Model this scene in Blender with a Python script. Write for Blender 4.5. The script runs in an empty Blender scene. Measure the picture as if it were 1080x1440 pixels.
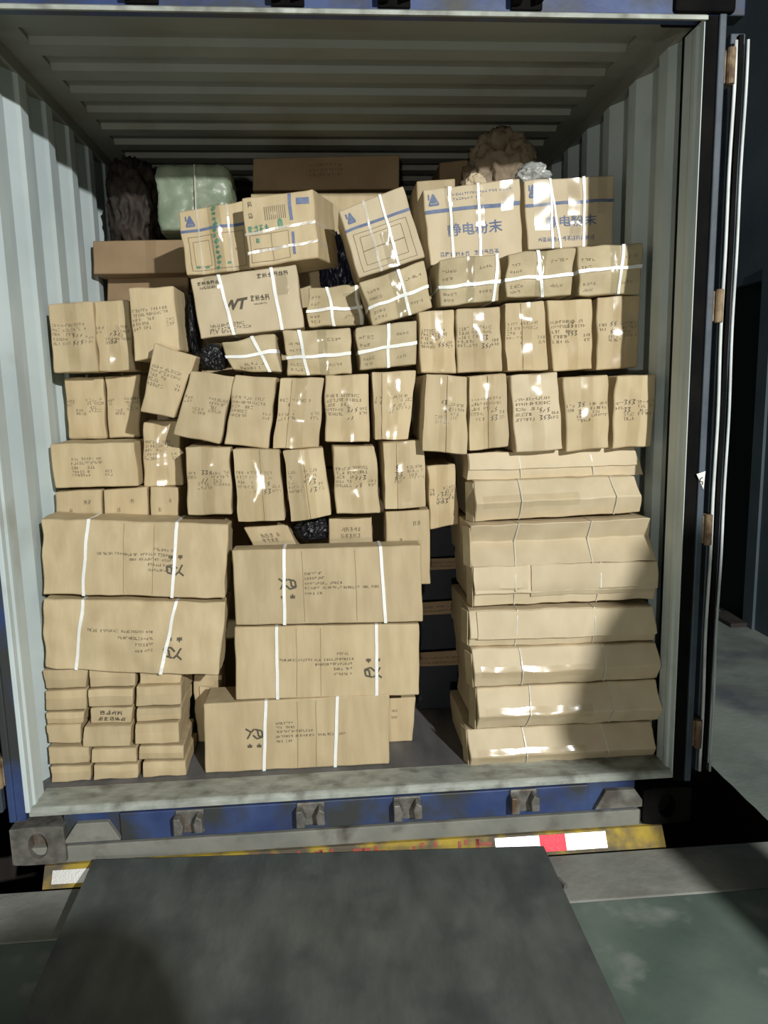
import bpy, bmesh, math, random
from mathutils import Vector, Matrix, noise

# ------------------------------------------------------------------ camera
scene = bpy.context.scene
col = scene.collection
cam_data = bpy.data.cameras.new('camera')
cam_data.sensor_fit = 'VERTICAL'
cam_data.sensor_height = 36.0
cam_data.lens = 26.235
cam_data.clip_start = 0.05
cam = bpy.data.objects.new('camera', cam_data)
col.objects.link(cam)
yaw, pitch, roll = 0.074352, 0.160162, -0.021357
F = Vector((math.sin(yaw)*math.cos(pitch), math.cos(yaw)*math.cos(pitch), -math.sin(pitch)))
R0 = Vector((math.cos(yaw), -math.sin(yaw), 0))
U0 = R0.cross(F)
R1 = R0*math.cos(roll) + U0*math.sin(roll)
U1 = -R0*math.sin(roll) + U0*math.cos(roll)
m3 = Matrix((R1, U1, -F)).transposed()
cam.matrix_world = Matrix.Translation((-0.0823, -2.5153, 1.4388)) @ m3.to_4x4()
scene.camera = cam

# ------------------------------------------------------------------ light
world = bpy.data.worlds.new('night')
scene.world = world
world.use_nodes = True
world.node_tree.nodes['Background'].inputs[0].default_value = (0.74, 0.90, 0.95, 1)
world.node_tree.nodes['Background'].inputs[1].default_value = 0.055

def area_light(name, loc, target, size, power, colour):
    ld = bpy.data.lights.new(name, 'AREA')
    ld.shape = 'DISK'; ld.size = size; ld.energy = power; ld.color = colour
    o = bpy.data.objects.new(name, ld)
    o.location = loc
    o.rotation_euler = (Vector(target)-Vector(loc)).to_track_quat('-Z', 'Y').to_euler()
    col.objects.link(o)
    return o
# the yard floodlight, high and to the right behind the photographer
area_light('flood_lamp', (2.22, -6.0, 3.33), (0.0, 0.5, 1.2), 0.12, 465, (1.0, 1.0, 0.955))
# low lamp added behind the photographer to brighten the ceiling ribs
area_light('low_fill_lamp', (-0.75, -6.6, 0.85), (0.0, 0.5, 1.5), 0.2, 74, (1.0, 0.95, 0.82))

scene.view_settings.view_transform = 'Standard'
scene.view_settings.look = 'None'
scene.view_settings.exposure = 0.0
scene.view_settings.gamma = 1.0
scene.view_settings.use_curve_mapping = False

# ------------------------------------------------------------------ materials
def new_mat(name):
    m = bpy.data.materials.new(name)
    m.use_nodes = True
    return m, m.node_tree.nodes, m.node_tree.links, m.node_tree.nodes['Principled BSDF']

def paint(name, c1, c2=None, rough=0.6, scale=6.0, metallic=0.0, bump=0.0, bscale=40.0, spec=0.4, lo=0.35, hi=0.65,
          stretch=(1, 1, 1), detail=5.0, alpha=1.0, c3=None, s3=1.5, lo3=0.55, hi3=0.7, tint=0.0):
    """A two or three tone procedural coat: broad noise between the tones, fine noise for relief."""
    m, n, l, b = new_mat(name)
    b.inputs['Roughness'].default_value = rough
    b.inputs['Metallic'].default_value = metallic
    b.inputs['Specular IOR Level'].default_value = spec
    b.inputs['Alpha'].default_value = alpha
    geo = n.new('ShaderNodeNewGeometry')
    mp = n.new('ShaderNodeMapping'); mp.inputs['Scale'].default_value = stretch
    l.new(geo.outputs['Position'], mp.inputs['Vector'])
    cs = None
    if c2 is not None:
        t = n.new('ShaderNodeTexNoise'); t.inputs['Scale'].default_value = scale; t.inputs['Detail'].default_value = detail
        l.new(mp.outputs[0], t.inputs['Vector'])
        r = n.new('ShaderNodeValToRGB')
        r.color_ramp.elements[0].position = lo; r.color_ramp.elements[1].position = hi
        r.color_ramp.elements[0].color = (*c1, 1); r.color_ramp.elements[1].color = (*c2, 1)
        l.new(t.outputs['Fac'], r.inputs['Fac'])
        cs = r.outputs['Color']
    else:
        rgb = n.new('ShaderNodeRGB'); rgb.outputs[0].default_value = (*c1, 1); cs = rgb.outputs[0]
    if c3 is not None:
        t3 = n.new('ShaderNodeTexNoise'); t3.inputs['Scale'].default_value = s3; t3.inputs['Detail'].default_value = 6
        l.new(geo.outputs['Position'], t3.inputs['Vector'])
        r3 = n.new('ShaderNodeMapRange'); r3.inputs['From Min'].default_value = lo3; r3.inputs['From Max'].default_value = hi3
        l.new(t3.outputs['Fac'], r3.inputs['Value'])
        mx = n.new('ShaderNodeMix'); mx.data_type = 'RGBA'
        l.new(r3.outputs[0], mx.inputs['Factor']); l.new(cs, mx.inputs[6]); mx.inputs[7].default_value = (*c3, 1)
        cs = mx.outputs[2]
    if tint:
        oi = n.new('ShaderNodeObjectInfo')
        hs = n.new('ShaderNodeHueSaturation')
        mr = n.new('ShaderNodeMapRange'); mr.inputs['To Min'].default_value = 1-tint; mr.inputs['To Max'].default_value = 1+tint
        l.new(oi.outputs['Random'], mr.inputs['Value']); l.new(mr.outputs[0], hs.inputs['Value']); l.new(cs, hs.inputs['Color'])
        cs = hs.outputs['Color']
    l.new(cs, b.inputs['Base Color'])
    if bump:
        tb = n.new('ShaderNodeTexNoise'); tb.inputs['Scale'].default_value = bscale; tb.inputs['Detail'].default_value = 4
        l.new(mp.outputs[0], tb.inputs['Vector'])
        bn = n.new('ShaderNodeBump'); bn.inputs['Strength'].default_value = bump; bn.inputs['Distance'].default_value = 0.01
        l.new(tb.outputs['Fac'], bn.inputs['Height']); l.new(bn.outputs[0], b.inputs['Normal'])
    return m

M = {}
M['kraft'] = paint('kraft_board', (0.48, 0.378, 0.225), (0.56, 0.452, 0.28), 0.62, 7, bump=0.10, bscale=22, stretch=(3, 3, 0.6), tint=0.09, spec=0.35)
M['kraft_pale'] = paint('kraft_board_pale', (0.545, 0.45, 0.30), (0.61, 0.51, 0.35), 0.6, 6, bump=0.10, bscale=18, stretch=(2, 2, 1), tint=0.05, spec=0.35)
M['kraft_worn'] = paint('kraft_board_worn', (0.42, 0.345, 0.205), (0.53, 0.44, 0.28), 0.62, 9, bump=0.25, bscale=25, tint=0.06, spec=0.35)
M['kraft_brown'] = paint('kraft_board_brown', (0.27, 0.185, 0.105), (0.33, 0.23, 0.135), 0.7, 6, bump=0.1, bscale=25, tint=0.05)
M['ink'] = paint('dark_ink', (0.10, 0.085, 0.06), rough=0.7)
M['ink_pale'] = paint('faded_ink', (0.235, 0.19, 0.12), rough=0.7)
M['ink_pen'] = paint('marker_ink', (0.055, 0.05, 0.045), rough=0.6)
M['ink_blue'] = paint('blue_ink', (0.10, 0.135, 0.26), (0.16, 0.20, 0.31), 0.6, 30)
M['ink_green'] = paint('green_ink', (0.05, 0.22, 0.14), (0.15, 0.30, 0.2), 0.6, 40)
M['strap'] = paint('white_strapping', (0.86, 0.88, 0.86), (0.93, 0.94, 0.92), 0.3, 40, spec=0.6)
M['cord'] = paint('pale_cord', (0.62, 0.60, 0.52), rough=0.35, spec=0.6)
M['scrap_grey'] = paint('grey_plastic', (0.30, 0.31, 0.30), (0.42, 0.43, 0.42), 0.3, 20, spec=0.6)
M['label_white'] = paint('white_paper', (0.8, 0.8, 0.78), rough=0.5)
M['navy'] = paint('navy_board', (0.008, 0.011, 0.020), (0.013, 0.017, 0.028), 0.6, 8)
M['inside_paint'] = paint('container_white_paint', (0.50, 0.585, 0.605), (0.62, 0.71, 0.73), 0.5, 2.2, bump=0.05, bscale=30, c3=(0.38, 0.41, 0.39), s3=3.0, lo3=0.6, hi3=0.8)
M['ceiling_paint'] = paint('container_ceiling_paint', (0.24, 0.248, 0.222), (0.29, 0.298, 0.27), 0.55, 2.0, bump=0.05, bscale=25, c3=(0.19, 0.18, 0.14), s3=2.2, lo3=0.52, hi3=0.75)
M['sill_paint'] = paint('worn_sill_paint', (0.29, 0.31, 0.28), (0.44, 0.47, 0.43), 0.6, 9, bump=0.25, bscale=30, c3=(0.15, 0.15, 0.13), s3=11, lo3=0.50, hi3=0.72, stretch=(1, 2, 2))
M['blue'] = paint('blue_container_paint', (0.022, 0.042, 0.135), (0.045, 0.075, 0.19), 0.5, 6, bump=0.1, bscale=25, c3=(0.04, 0.045, 0.045), s3=4.5, lo3=0.46, hi3=0.62)
M['blue_grey'] = paint('dusty_blue_paint', (0.035, 0.05, 0.068), (0.07, 0.09, 0.115), 0.5, 6, bump=0.1, c3=(0.04, 0.04, 0.04), s3=5)
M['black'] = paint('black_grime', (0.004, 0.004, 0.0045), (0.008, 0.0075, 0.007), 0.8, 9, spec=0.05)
M['rubber'] = paint('white_gasket', (0.50, 0.54, 0.54), (0.74, 0.78, 0.78), 0.5, 8)
M['rust'] = paint('rusty_steel', (0.10, 0.06, 0.035), (0.30, 0.22, 0.13), 0.7, 25, bump=0.3)
M['steel'] = paint('dull_steel', (0.11, 0.11, 0.10), (0.22, 0.21, 0.19), 0.5, 20, metallic=0.3, bump=0.3, c3=(0.13, 0.08, 0.05), s3=12)
M['chassis'] = paint('grey_chassis_paint', (0.17, 0.175, 0.155), (0.25, 0.25, 0.22), 0.7, 5, bump=0.15, c3=(0.08, 0.07, 0.06), s3=6)
M['deck'] = paint('container_deck_plywood', (0.085, 0.085, 0.09), (0.16, 0.16, 0.165), 0.6, 7, bump=0.15, bscale=20, stretch=(1, 0.3, 1))
M['yellow'] = paint('yellow_bar_paint', (0.42, 0.30, 0.03), (0.26, 0.18, 0.04), 0.7, 14, c3=(0.11, 0.09, 0.06), s3=7, lo3=0.44, hi3=0.58)
M['red_paint'] = paint('red_letter_paint', (0.38, 0.05, 0.03), (0.30, 0.07, 0.04), 0.6, 20)
M['retro_white'] = paint('white_reflective_tape', (0.95, 0.95, 0.94), rough=0.5, metallic=0.8, bump=0.1, bscale=160)
M['retro_red'] = paint('red_reflective_tape', (0.72, 0.04, 0.06), rough=0.42, metallic=0.6, bump=0.25, bscale=160)
M['concrete'] = paint('dock_edge_concrete', (0.20, 0.205, 0.185), (0.30, 0.305, 0.28), 0.8, 4, bump=0.3, bscale=30, c3=(0.13, 0.13, 0.12), s3=2.5)
M['epoxy'] = paint('green_grey_floor', (0.085, 0.125, 0.105), (0.15, 0.195, 0.17), 0.55, 3.2, bump=0.12, bscale=25, c3=(0.26, 0.29, 0.27), s3=5, lo3=0.6, hi3=0.75)
M['platform'] = paint('platform_concrete', (0.19, 0.225, 0.20), (0.28, 0.315, 0.285), 0.75, 2.5, bump=0.25, bscale=25, c3=(0.11, 0.12, 0.14), s3=1.6)
M['plate'] = paint('dark_ramp_plate', (0.066, 0.076, 0.074), (0.125, 0.140, 0.133), 0.55, 6.5, bump=0.2, bscale=35, metallic=0.15, c3=(0.048, 0.055, 0.064), s3=4.5, lo3=0.50, hi3=0.75, stretch=(1.8, 0.7, 1), detail=12, lo=0.3, hi=0.72)
M['pit'] = paint('pit_concrete', (0.045, 0.035, 0.03), (0.07, 0.06, 0.05), 0.85, 4)
M['wall_dark'] = paint('dark_blue_wall', (0.08, 0.11, 0.135), (0.11, 0.14, 0.165), 0.6, 3, bump=0.1)
M['doorway'] = paint('dark_doorway', (0.008, 0.010, 0.012), rough=0.8)
M['sack'] = paint('woven_brown_sack', (0.20, 0.15, 0.10), (0.30, 0.24, 0.17), 0.8, 14, bump=0.5, bscale=60)
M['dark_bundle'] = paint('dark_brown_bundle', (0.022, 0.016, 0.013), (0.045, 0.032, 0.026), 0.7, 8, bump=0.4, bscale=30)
M['green_wrap'] = paint('pale_green_wrap', (0.20, 0.255, 0.175), (0.30, 0.35, 0.265), 0.35, 9, bump=0.5, bscale=16, spec=0.5)
M['black_film'] = paint('black_plastic_film', (0.012, 0.012, 0.015), rough=0.38, bump=0.12, bscale=8, spec=0.45)
M['navy_film'] = paint('navy_plastic_film', (0.015, 0.018, 0.045), rough=0.3, bump=0.5, bscale=25, spec=0.5)

def film(name, alpha, rough, bump, scale, tone=(0.9, 0.9, 0.88), stretch=(1, 1, 1)):
    m, n, l, b = new_mat(name)
    b.inputs['Base Color'].default_value = (*tone, 1)
    b.inputs['Roughness'].default_value = rough
    b.inputs['Alpha'].default_value = alpha
    b.inputs['Specular IOR Level'].default_value = 1.0
    b.inputs['Coat Weight'].default_value = 1.0
    b.inputs['Coat Roughness'].default_value = rough
    geo = n.new('ShaderNodeNewGeometry'); mp = n.new('ShaderNodeMapping'); mp.inputs['Scale'].default_value = stretch
    t = n.new('ShaderNodeTexNoise'); t.inputs['Scale'].default_value = scale; t.inputs['Detail'].default_value = 2
    bn = n.new('ShaderNodeBump'); bn.inputs['Strength'].default_value = bump; bn.inputs['Distance'].default_value = 0.01
    l.new(geo.outputs['Position'], mp.inputs[0]); l.new(mp.outputs[0], t.inputs['Vector'])
    l.new(t.outputs['Fac'], bn.inputs['Height']); l.new(bn.outputs[0], b.inputs['Normal']); l.new(bn.outputs[0], b.inputs['Coat Normal'])
    return m
def clear_film(name, gloss, rough, bump, scale, stretch=(1, 1, 1), tint=(0.93, 0.91, 0.86)):
    m, n, l, b = new_mat(name)
    n.remove(b); out = n['Material Output']
    tr = n.new('ShaderNodeBsdfTransparent'); tr.inputs[0].default_value = (*tint, 1)
    gl = n.new('ShaderNodeBsdfGlossy'); gl.inputs['Roughness'].default_value = rough
    mx = n.new('ShaderNodeMixShader'); mx.inputs[0].default_value = gloss
    geo = n.new('ShaderNodeNewGeometry'); mp = n.new('ShaderNodeMapping'); mp.inputs['Scale'].default_value = stretch
    t = n.new('ShaderNodeTexNoise'); t.inputs['Scale'].default_value = scale; t.inputs['Detail'].default_value = 1.5
    bn = n.new('ShaderNodeBump'); bn.inputs['Strength'].default_value = bump; bn.inputs['Distance'].default_value = 0.02
    l.new(geo.outputs['Position'], mp.inputs[0]); l.new(mp.outputs[0], t.inputs['Vector'])
    l.new(t.outputs['Fac'], bn.inputs['Height']); l.new(bn.outputs[0], gl.inputs['Normal'])
    l.new(tr.outputs[0], mx.inputs[1]); l.new(gl.outputs[0], mx.inputs[2]); l.new(mx.outputs[0], out.inputs['Surface'])
    return m
M['tape'] = clear_film('clear_packing_tape', 0.06, 0.17, 0.45, 8, tint=(0.985, 0.975, 0.95))
M['tape_wide'] = clear_film('wide_shiny_tape', 0.10, 0.26, 0.12, 6, tint=(0.985, 0.975, 0.95))
M['film'] = clear_film('clear_wrinkled_film', 0.12, 0.17, 0.9, 16, stretch=(1, 1, 0.35), tint=(0.96, 0.96, 0.94))
M['plastic_pale'] = film('pale_plastic_band', 0.38, 0.25, 0.3, 20)

# ------------------------------------------------------------------ object helpers
class MB:
    def __init__(self): self.v = []; self.f = []
    def quad(self, a, b, c, d):
        i = len(self.v); self.v += [Vector(a), Vector(b), Vector(c), Vector(d)]; self.f.append((i, i+1, i+2, i+3))
    def box(self, x0, x1, y0, y1, z0, z1):
        i = len(self.v)
        self.v += [Vector(p) for p in ((x0,y0,z0),(x1,y0,z0),(x1,y1,z0),(x0,y1,z0),(x0,y0,z1),(x1,y0,z1),(x1,y1,z1),(x0,y1,z1))]
        self.f += [tuple(i+k for k in q) for q in ((0,3,2,1),(4,5,6,7),(0,1,5,4),(1,2,6,5),(2,3,7,6),(3,0,4,7))]
    def prism(self, poly, axis, a, b):
        """extrude a 2-D polygon along an axis between a and b"""
        def p3(q, t): return Vector((t, q[0], q[1])) if axis == 'x' else (Vector((q[0], t, q[1])) if axis == 'y' else Vector((q[0], q[1], t)))
        i = len(self.v); n = len(poly)
        self.v += [p3(q, a) for q in poly] + [p3(q, b) for q in poly]
        self.f.append(tuple(range(i, i+n))); self.f.append(tuple(range(i+2*n-1, i+n-1, -1)))
        for k in range(n): self.f.append((i+k, i+n+k, i+n+(k+1) % n, i+(k+1) % n))
    def tube(self, pts, r, n=8):
        i = len(self.v); pts = [Vector(p) for p in pts]
        for k, p in enumerate(pts):
            d = (pts[min(k+1, len(pts)-1)] - pts[max(k-1, 0)]).normalized()
            a = d.orthogonal().normalized(); c = d.cross(a)
            for j in range(n):
                w = 2*math.pi*j/n
                self.v.append(p + a*math.cos(w)*r + c*math.sin(w)*r)
        for k in range(len(pts)-1):
            for j in range(n):
                self.f.append((i+k*n+j, i+k*n+(j+1) % n, i+(k+1)*n+(j+1) % n, i+(k+1)*n+j))
        self.f.append(tuple(range(i+n-1, i-1, -1))); self.f.append(tuple(range(i+(len(pts)-1)*n, i+len(pts)*n)))
    def build(self, name, mat, parent=None, bevel=0.0, smooth=False, sharp=None, origin=None, merge=False, seg=2, fixn=True):
        off = parent.location if parent is not None else (origin if origin is not None else Vector((0, 0, 0)))
        off = Vector(off)
        if parent is not None and parent.parent is not None: off = off + parent.parent.location
        me = bpy.data.meshes.new(name)
        me.from_pydata([tuple(p-off) for p in self.v], [], self.f)
        if merge or fixn:
            bm = bmesh.new(); bm.from_mesh(me)
            if merge: bmesh.ops.remove_doubles(bm, verts=bm.verts, dist=1e-5)
            if fixn: bmesh.ops.recalc_face_normals(bm, faces=bm.faces)
            bm.to_mesh(me); bm.free()
        me.materials.append(mat)
        if smooth:
            me.polygons.foreach_set('use_smooth', [True]*len(me.polygons))
            if sharp: me.set_sharp_from_angle(angle=math.radians(sharp))
        me.update()
        o = bpy.data.objects.new(name, me)
        col.objects.link(o)
        if parent is not None: o.parent = parent
        elif origin is not None: o.location = off
        if bevel:
            b = o.modifiers.new('bevel', 'BEVEL'); b.width = bevel; b.segments = seg; b.limit_method = 'ANGLE'; b.angle_limit = math.radians(35)
        return o

def tag(o, label=None, cat=None, group=None, kind=None):
    if label: o['label'] = label
    if cat: o['category'] = cat
    if group: o['group'] = group
    if kind: o['kind'] = kind
    return o
def structure(o, label=None): return tag(o, label, None, None, 'structure')
def empty(name, loc):
    e = bpy.data.objects.new(name, None); e.empty_display_size = 0.05
    e.location = loc; col.objects.link(e)
    return e

# ------------------------------------------------------------------ the container shell
W = 1.176          # inner faces of the corrugated side walls
H_OPEN = 2.585     # door opening height
H_IN = 2.69
L_IN = 11.9

def corrugated_profile(y0, y1, pitch, flat_in, slope, depth, phase):
    """list of (y, depth) knots of a trapezoid corrugation"""
    pts = []; y = y0 - pitch + phase
    flat_out = pitch - flat_in - 2*slope
    while y < y1 + pitch:
        for dy, d in ((0, 0), (flat_in, 0), (flat_in+slope, depth), (flat_in+slope+flat_out, depth)):
            pts.append((y+dy, d))
        y += pitch
    out = []
    for (ya, da), (yb, db) in zip(pts, pts[1:]):
        if yb <= y0 or ya >= y1: continue
        if not out:
            t = max(0, (y0-ya)/(yb-ya)); out.append((max(ya, y0), da+(db-da)*t))
        t = min(1, (y1-ya)/(yb-ya)); out.append((min(yb, y1), da+(db-da)*t))
    return out

def side_wall(name, s, label):
    mb = MB()
    prof = corrugated_profile(0.13, L_IN, 0.278, 0.072, 0.068, 0.036, 0.15)
    for (ya, da), (yb, db) in zip(prof, prof[1:]):
        mb.quad((s*(W+da), ya, 0.0), (s*(W+db), yb, 0.0), (s*(W+db), yb, H_IN-0.06), (s*(W+da), ya, H_IN-0.06))
        xo = s*(W+0.044)
        mb.quad((xo, ya, -0.12), (xo, yb, -0.12), (xo, yb, H_IN+0.05), (xo, ya, H_IN+0.05))
    o = mb.build(name, M['inside_paint'], fixn=False)
    structure(o, label)
    # top side rail with its inner flange
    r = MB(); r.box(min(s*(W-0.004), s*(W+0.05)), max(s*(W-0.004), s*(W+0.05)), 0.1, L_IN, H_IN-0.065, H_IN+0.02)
    r.build('top_rail', M['ceiling_paint'], o)
    return o
wall_left = side_wall('wall_left', -1, 'white corrugated steel side wall of the container, lit')
wall_right = side_wall('wall_right', 1, 'white corrugated steel side wall of the container, in shade')
mb = MB(); mb.box(-W-0.05, W+0.05, L_IN, L_IN+0.05, -0.1, H_IN+0.05)
structure(mb.build('wall_back', M['inside_paint']), 'front end wall deep inside the container')

# ceiling: flat margins along the sides, cross corrugations between them
mb = MB()
prof = corrugated_profile(0.1, L_IN, 0.2145, 0.088, 0.016, 0.022, 0.107)
for (ya, da), (yb, db) in zip(prof, prof[1:]):
    mb.quad((-W+0.10, ya, H_IN-0.022+da), (W-0.10, ya, H_IN-0.022+da), (W-0.10, yb, H_IN-0.022+db), (-W+0.10, yb, H_IN-0.022+db))
for s in (-1, 1):
    mb.box(min(s*(W-0.10), s*(W+0.02)), max(s*(W-0.10), s*(W+0.02)), 0.1, L_IN, H_IN-0.012, H_IN+0.01)
mb.box(-W-0.04, W+0.04, 0.1, L_IN, H_IN+0.015, H_IN+0.02)
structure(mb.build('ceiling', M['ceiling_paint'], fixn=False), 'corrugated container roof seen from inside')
# deck
mb = MB(); mb.box(-W-0.04, W+0.04, 0.12, L_IN, -0.03, 0.0)
structure(mb.build('floor', M['deck']), 'dark plywood deck of the container')

# rear frame: sill plate, blue sill with lock keepers, header, corner posts
sill = MB()
sill.prism([(0.0, -0.016), (0.0, 0.004), (0.012, 0.013), (0.165, 0.003), (0.165, -0.016)], 'x', -1.172, 1.172)
structure(sill.build('trim_1', M['sill_paint'], bevel=0.004), 'scraped pale threshold plate along the bottom of the door opening')
mb = MB()
mb.box(-1.06, 1.03, 0.012, 0.15, -0.135, -0.017)
rear_sill = structure(mb.build('trim_2', M['blue'], bevel=0.004), 'blue rear sill of the container')
p = MB(); p.box(-0.86, 0.845, -0.004, 0.012, -0.125, -0.02); p.build('sill_plate', M['blue'], rear_sill, bevel=0.004)
for s, x0 in ((1, -0.86), (-1, 0.87)):   # forklift pocket housings beside the sill plate
    p = MB(); p.prism([(x0, -0.118), (x0-s*0.20, -0.118), (x0-s*0.15, -0.045), (x0-s*0.04, -0.045)], 'y', -0.012, 0.012)
    p.build('sill_gusset', M['chassis'], rear_sill, bevel=0.003)
for x in (-0.614, -0.184, 0.166, 0.597):
    k = MB()
    k.box(x-0.050, x+0.050, -0.014, -0.004, -0.105, -0.018)
    k.prism([(x-0.052, -0.095), (x-0.022, -0.095), (x-0.018, -0.06), (x-0.03, -0.03), (x-0.052, -0.03)], 'y', -0.05, -0.014)
    k.prism([(x+0.022, -0.085), (x+0.050, -0.085), (x+0.050, -0.035), (x+0.03, -0.022), (x+0.018, -0.05)], 'y', -0.055, -0.014)
    k.build('lock_keeper', M['steel'], rear_sill, bevel=0.004)
for s in (-1, 1):    # corner castings with the oval hole
    c = MB(); x0, x1 = (s*1.05, s*1.235); x0, x1 = min(x0, x1), max(x0, x1)
    xm = (x0+x1)/2; zc = -0.115
    n = 20
    ring = [(xm+0.034*math.cos(2*math.pi*i/n), zc+0.048*math.sin(2*math.pi*i/n)) for i in range(n)]
    sq = []
    for i in range(n):
        a = 2*math.pi*i/n; ca, sa = math.cos(a), math.sin(a); t = min(0.092/max(abs(ca), 1e-6), 0.072/max(abs(sa), 1e-6))
        sq.append((xm+ca*t, zc+sa*t))
    for i in range(n):
        j = (i+1) % n
        c.quad((ring[i][0], -0.02, ring[i][1]), (ring[j][0], -0.02, ring[j][1]), (sq[j][0], -0.02, sq[j][1]), (sq[i][0], -0.02, sq[i][1]))
        c.quad((ring[i][0], -0.02, ring[i][1]), (ring[j][0], -0.02, ring[j][1]), (ring[j][0], 0.03, ring[j][1]), (ring[i][0], 0.03, ring[i][1]))
        c.quad((sq[i][0], -0.02, sq[i][1]), (sq[j][0], -0.02, sq[j][1]), (sq[j][0], 0.14, sq[j][1]), (sq[i][0], 0.14, sq[i][1]))
    c.quad((x0, 0.03, zc-0.07), (x1, 0.03, zc-0.07), (x1, 0.03, zc+0.07), (x0, 0.03, zc+0.07))
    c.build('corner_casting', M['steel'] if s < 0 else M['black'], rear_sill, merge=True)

mb = MB()
mb.box(-1.30, 1.30, 0.0, 0.07, H_OPEN+0.018, H_OPEN+0.26)
header = structure(mb.build('trim_3', M['blue'], bevel=0.004), 'blue door header across the top of the opening')
p = MB(); p.prism([(-0.012, H_OPEN), (-0.012, H_OPEN+0.012), (0.0, H_OPEN+0.02), (0.0, H_OPEN+0.002)], 'x', -1.172, 1.172)
p.build('header_lip', M['sill_paint'], header)
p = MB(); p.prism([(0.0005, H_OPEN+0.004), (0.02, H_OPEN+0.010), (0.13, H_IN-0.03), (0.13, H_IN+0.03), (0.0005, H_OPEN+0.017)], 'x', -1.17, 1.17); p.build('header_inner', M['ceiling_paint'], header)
for x in (-0.593, -0.156, 0.17, 0.585):
    k = MB()
    k.box(x-0.05, x+0.05, -0.012, 0.0, H_OPEN+0.02, H_OPEN+0.12)
    k.prism([(x-0.052, H_OPEN+0.03), (x-0.02, H_OPEN+0.03), (x-0.02, H_OPEN+0.10), (x-0.052, H_OPEN+0.10)], 'y', -0.05, -0.012)
    k.prism([(x+0.02, H_OPEN+0.03), (x+0.05, H_OPEN+0.04), (x+0.05, H_OPEN+0.10), (x+0.02, H_OPEN+0.09)], 'y', -0.05, -0.012)
    k.build('lock_keeper', M['black'], header, bevel=0.004)
p = MB(); p.box(1.06, 1.26, -0.02, 0.1, H_OPEN+0.02, H_OPEN+0.14); p.build('corner_casting', M['black'], header, bevel=0.01)
p = MB(); p.box(0.30, 0.36, -0.003, 0.0, H_OPEN+0.05, H_OPEN+0.06); p.build('yellow_mark', M['yellow'], header)

def post(name, s, label):
    e = 1.1695 if s > 0 else 1.183      # the right-hand jamb shows only a thin painted edge
    a, b = sorted((s*1.166, s*e))
    mb = MB(); mb.box(a, b, 0.0, 0.135, 0.0, H_OPEN+0.01)
    o = structure(mb.build(name, M['inside_paint'], bevel=0.003), label)
    q = MB()
    q.prism([(s*1.166, 0.030), (s*1.160, 0.04), (s*1.160, 0.06), (s*1.166, 0.076)], 'z', 0.005, H_OPEN)
    q.build('jamb_bead', M['inside_paint'], o)
    a, b = sorted((s*e, s*1.214)); q = MB(); q.box(a, b, 0.004, 0.16, -0.03, H_OPEN+0.02)
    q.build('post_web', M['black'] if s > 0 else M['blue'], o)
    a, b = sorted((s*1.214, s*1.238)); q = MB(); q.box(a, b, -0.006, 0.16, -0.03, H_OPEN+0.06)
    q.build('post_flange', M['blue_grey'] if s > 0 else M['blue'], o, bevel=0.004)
    return o
post_right = post('trim_4', 1, 'right corner post of the container, black and slate blue')
post_left = post('trim_5', -1, 'left corner post of the container, white inside and blue outside')

def open_door(name, s, label):
    """door leaf swung right round against the container's side, seen edge on"""
    a, b = sorted((s*1.272, s*1.322))
    mb = MB(); mb.box(a, b, 0.03, 1.18, -0.01, H_OPEN-0.02)
    o = structure(mb.build(name, M['blue_grey'], bevel=0.004), label)
    for x, w, y in ((1.279, 0.006, 0.012), (1.316, 0.005, 0.006)):
        pts = [(s*(x+0.003*math.sin(k*0.55)*math.sin(k*0.21)), y, z) for k, z in enumerate([0.0+i*0.065 for i in range(40)])]
        q = MB(); q.tube(pts, w, 8); q.build('gasket', M['rubber'], o, smooth=True)
    q = MB(); a, b = sorted((s*1.293, s*1.308)); q.box(a, b, 0.015, 0.03, 0, H_OPEN-0.03); q.build('door_edge', M['black'], o)
    for z in (2.45, 1.70, 0.93, 0.16):
        q = MB(); a, b = sorted((s*1.236, s*1.272)); q.box(a, b, -0.004, 0.05, z-0.05, z+0.05)
        q.tube([(s*1.256, -0.008, z-0.055), (s*1.256, -0.008, z+0.055)], 0.014, 12)
        q.build('hinge', M['rust'], o, bevel=0.003)
    return o
door_right = open_door('door_1', 1, 'right container door folded back, seen edge on')
door_left = open_door('door_2', -1, 'left container door folded back, seen edge on')
q = MB(); q.prism([(1.204, 1.13), (1.236, 1.14), (1.232, 1.075)], 'y', -0.0085, -0.0065)
q.build('sticker', M['label_white'], post_right)
q = MB(); q.tube([(1.226, -0.009, 1.118), (1.217, -0.009, 1.112), (1.218, -0.009, 1.104), (1.227, -0.009, 1.102), (1.226, -0.009, 1.092)], 0.0022, 6)
q.build('sticker_numeral', M['ink'], post_right)

# ------------------------------------------------------------------ trailer rear, pit, dock and walls
FZ = -0.262        # dock floor level
bar = empty('trailer_bumper', (0, 0.0, -0.28))
tag(bar, 'yellow trailer rear bar with red lettering and reflective tape below the blue sill', 'bumper')
mb = MB(); mb.box(-1.24, 1.10, 0.0, 0.10, -0.20, -0.136); mb.build('cross_beam', M['chassis'], bar, bevel=0.004)
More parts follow.
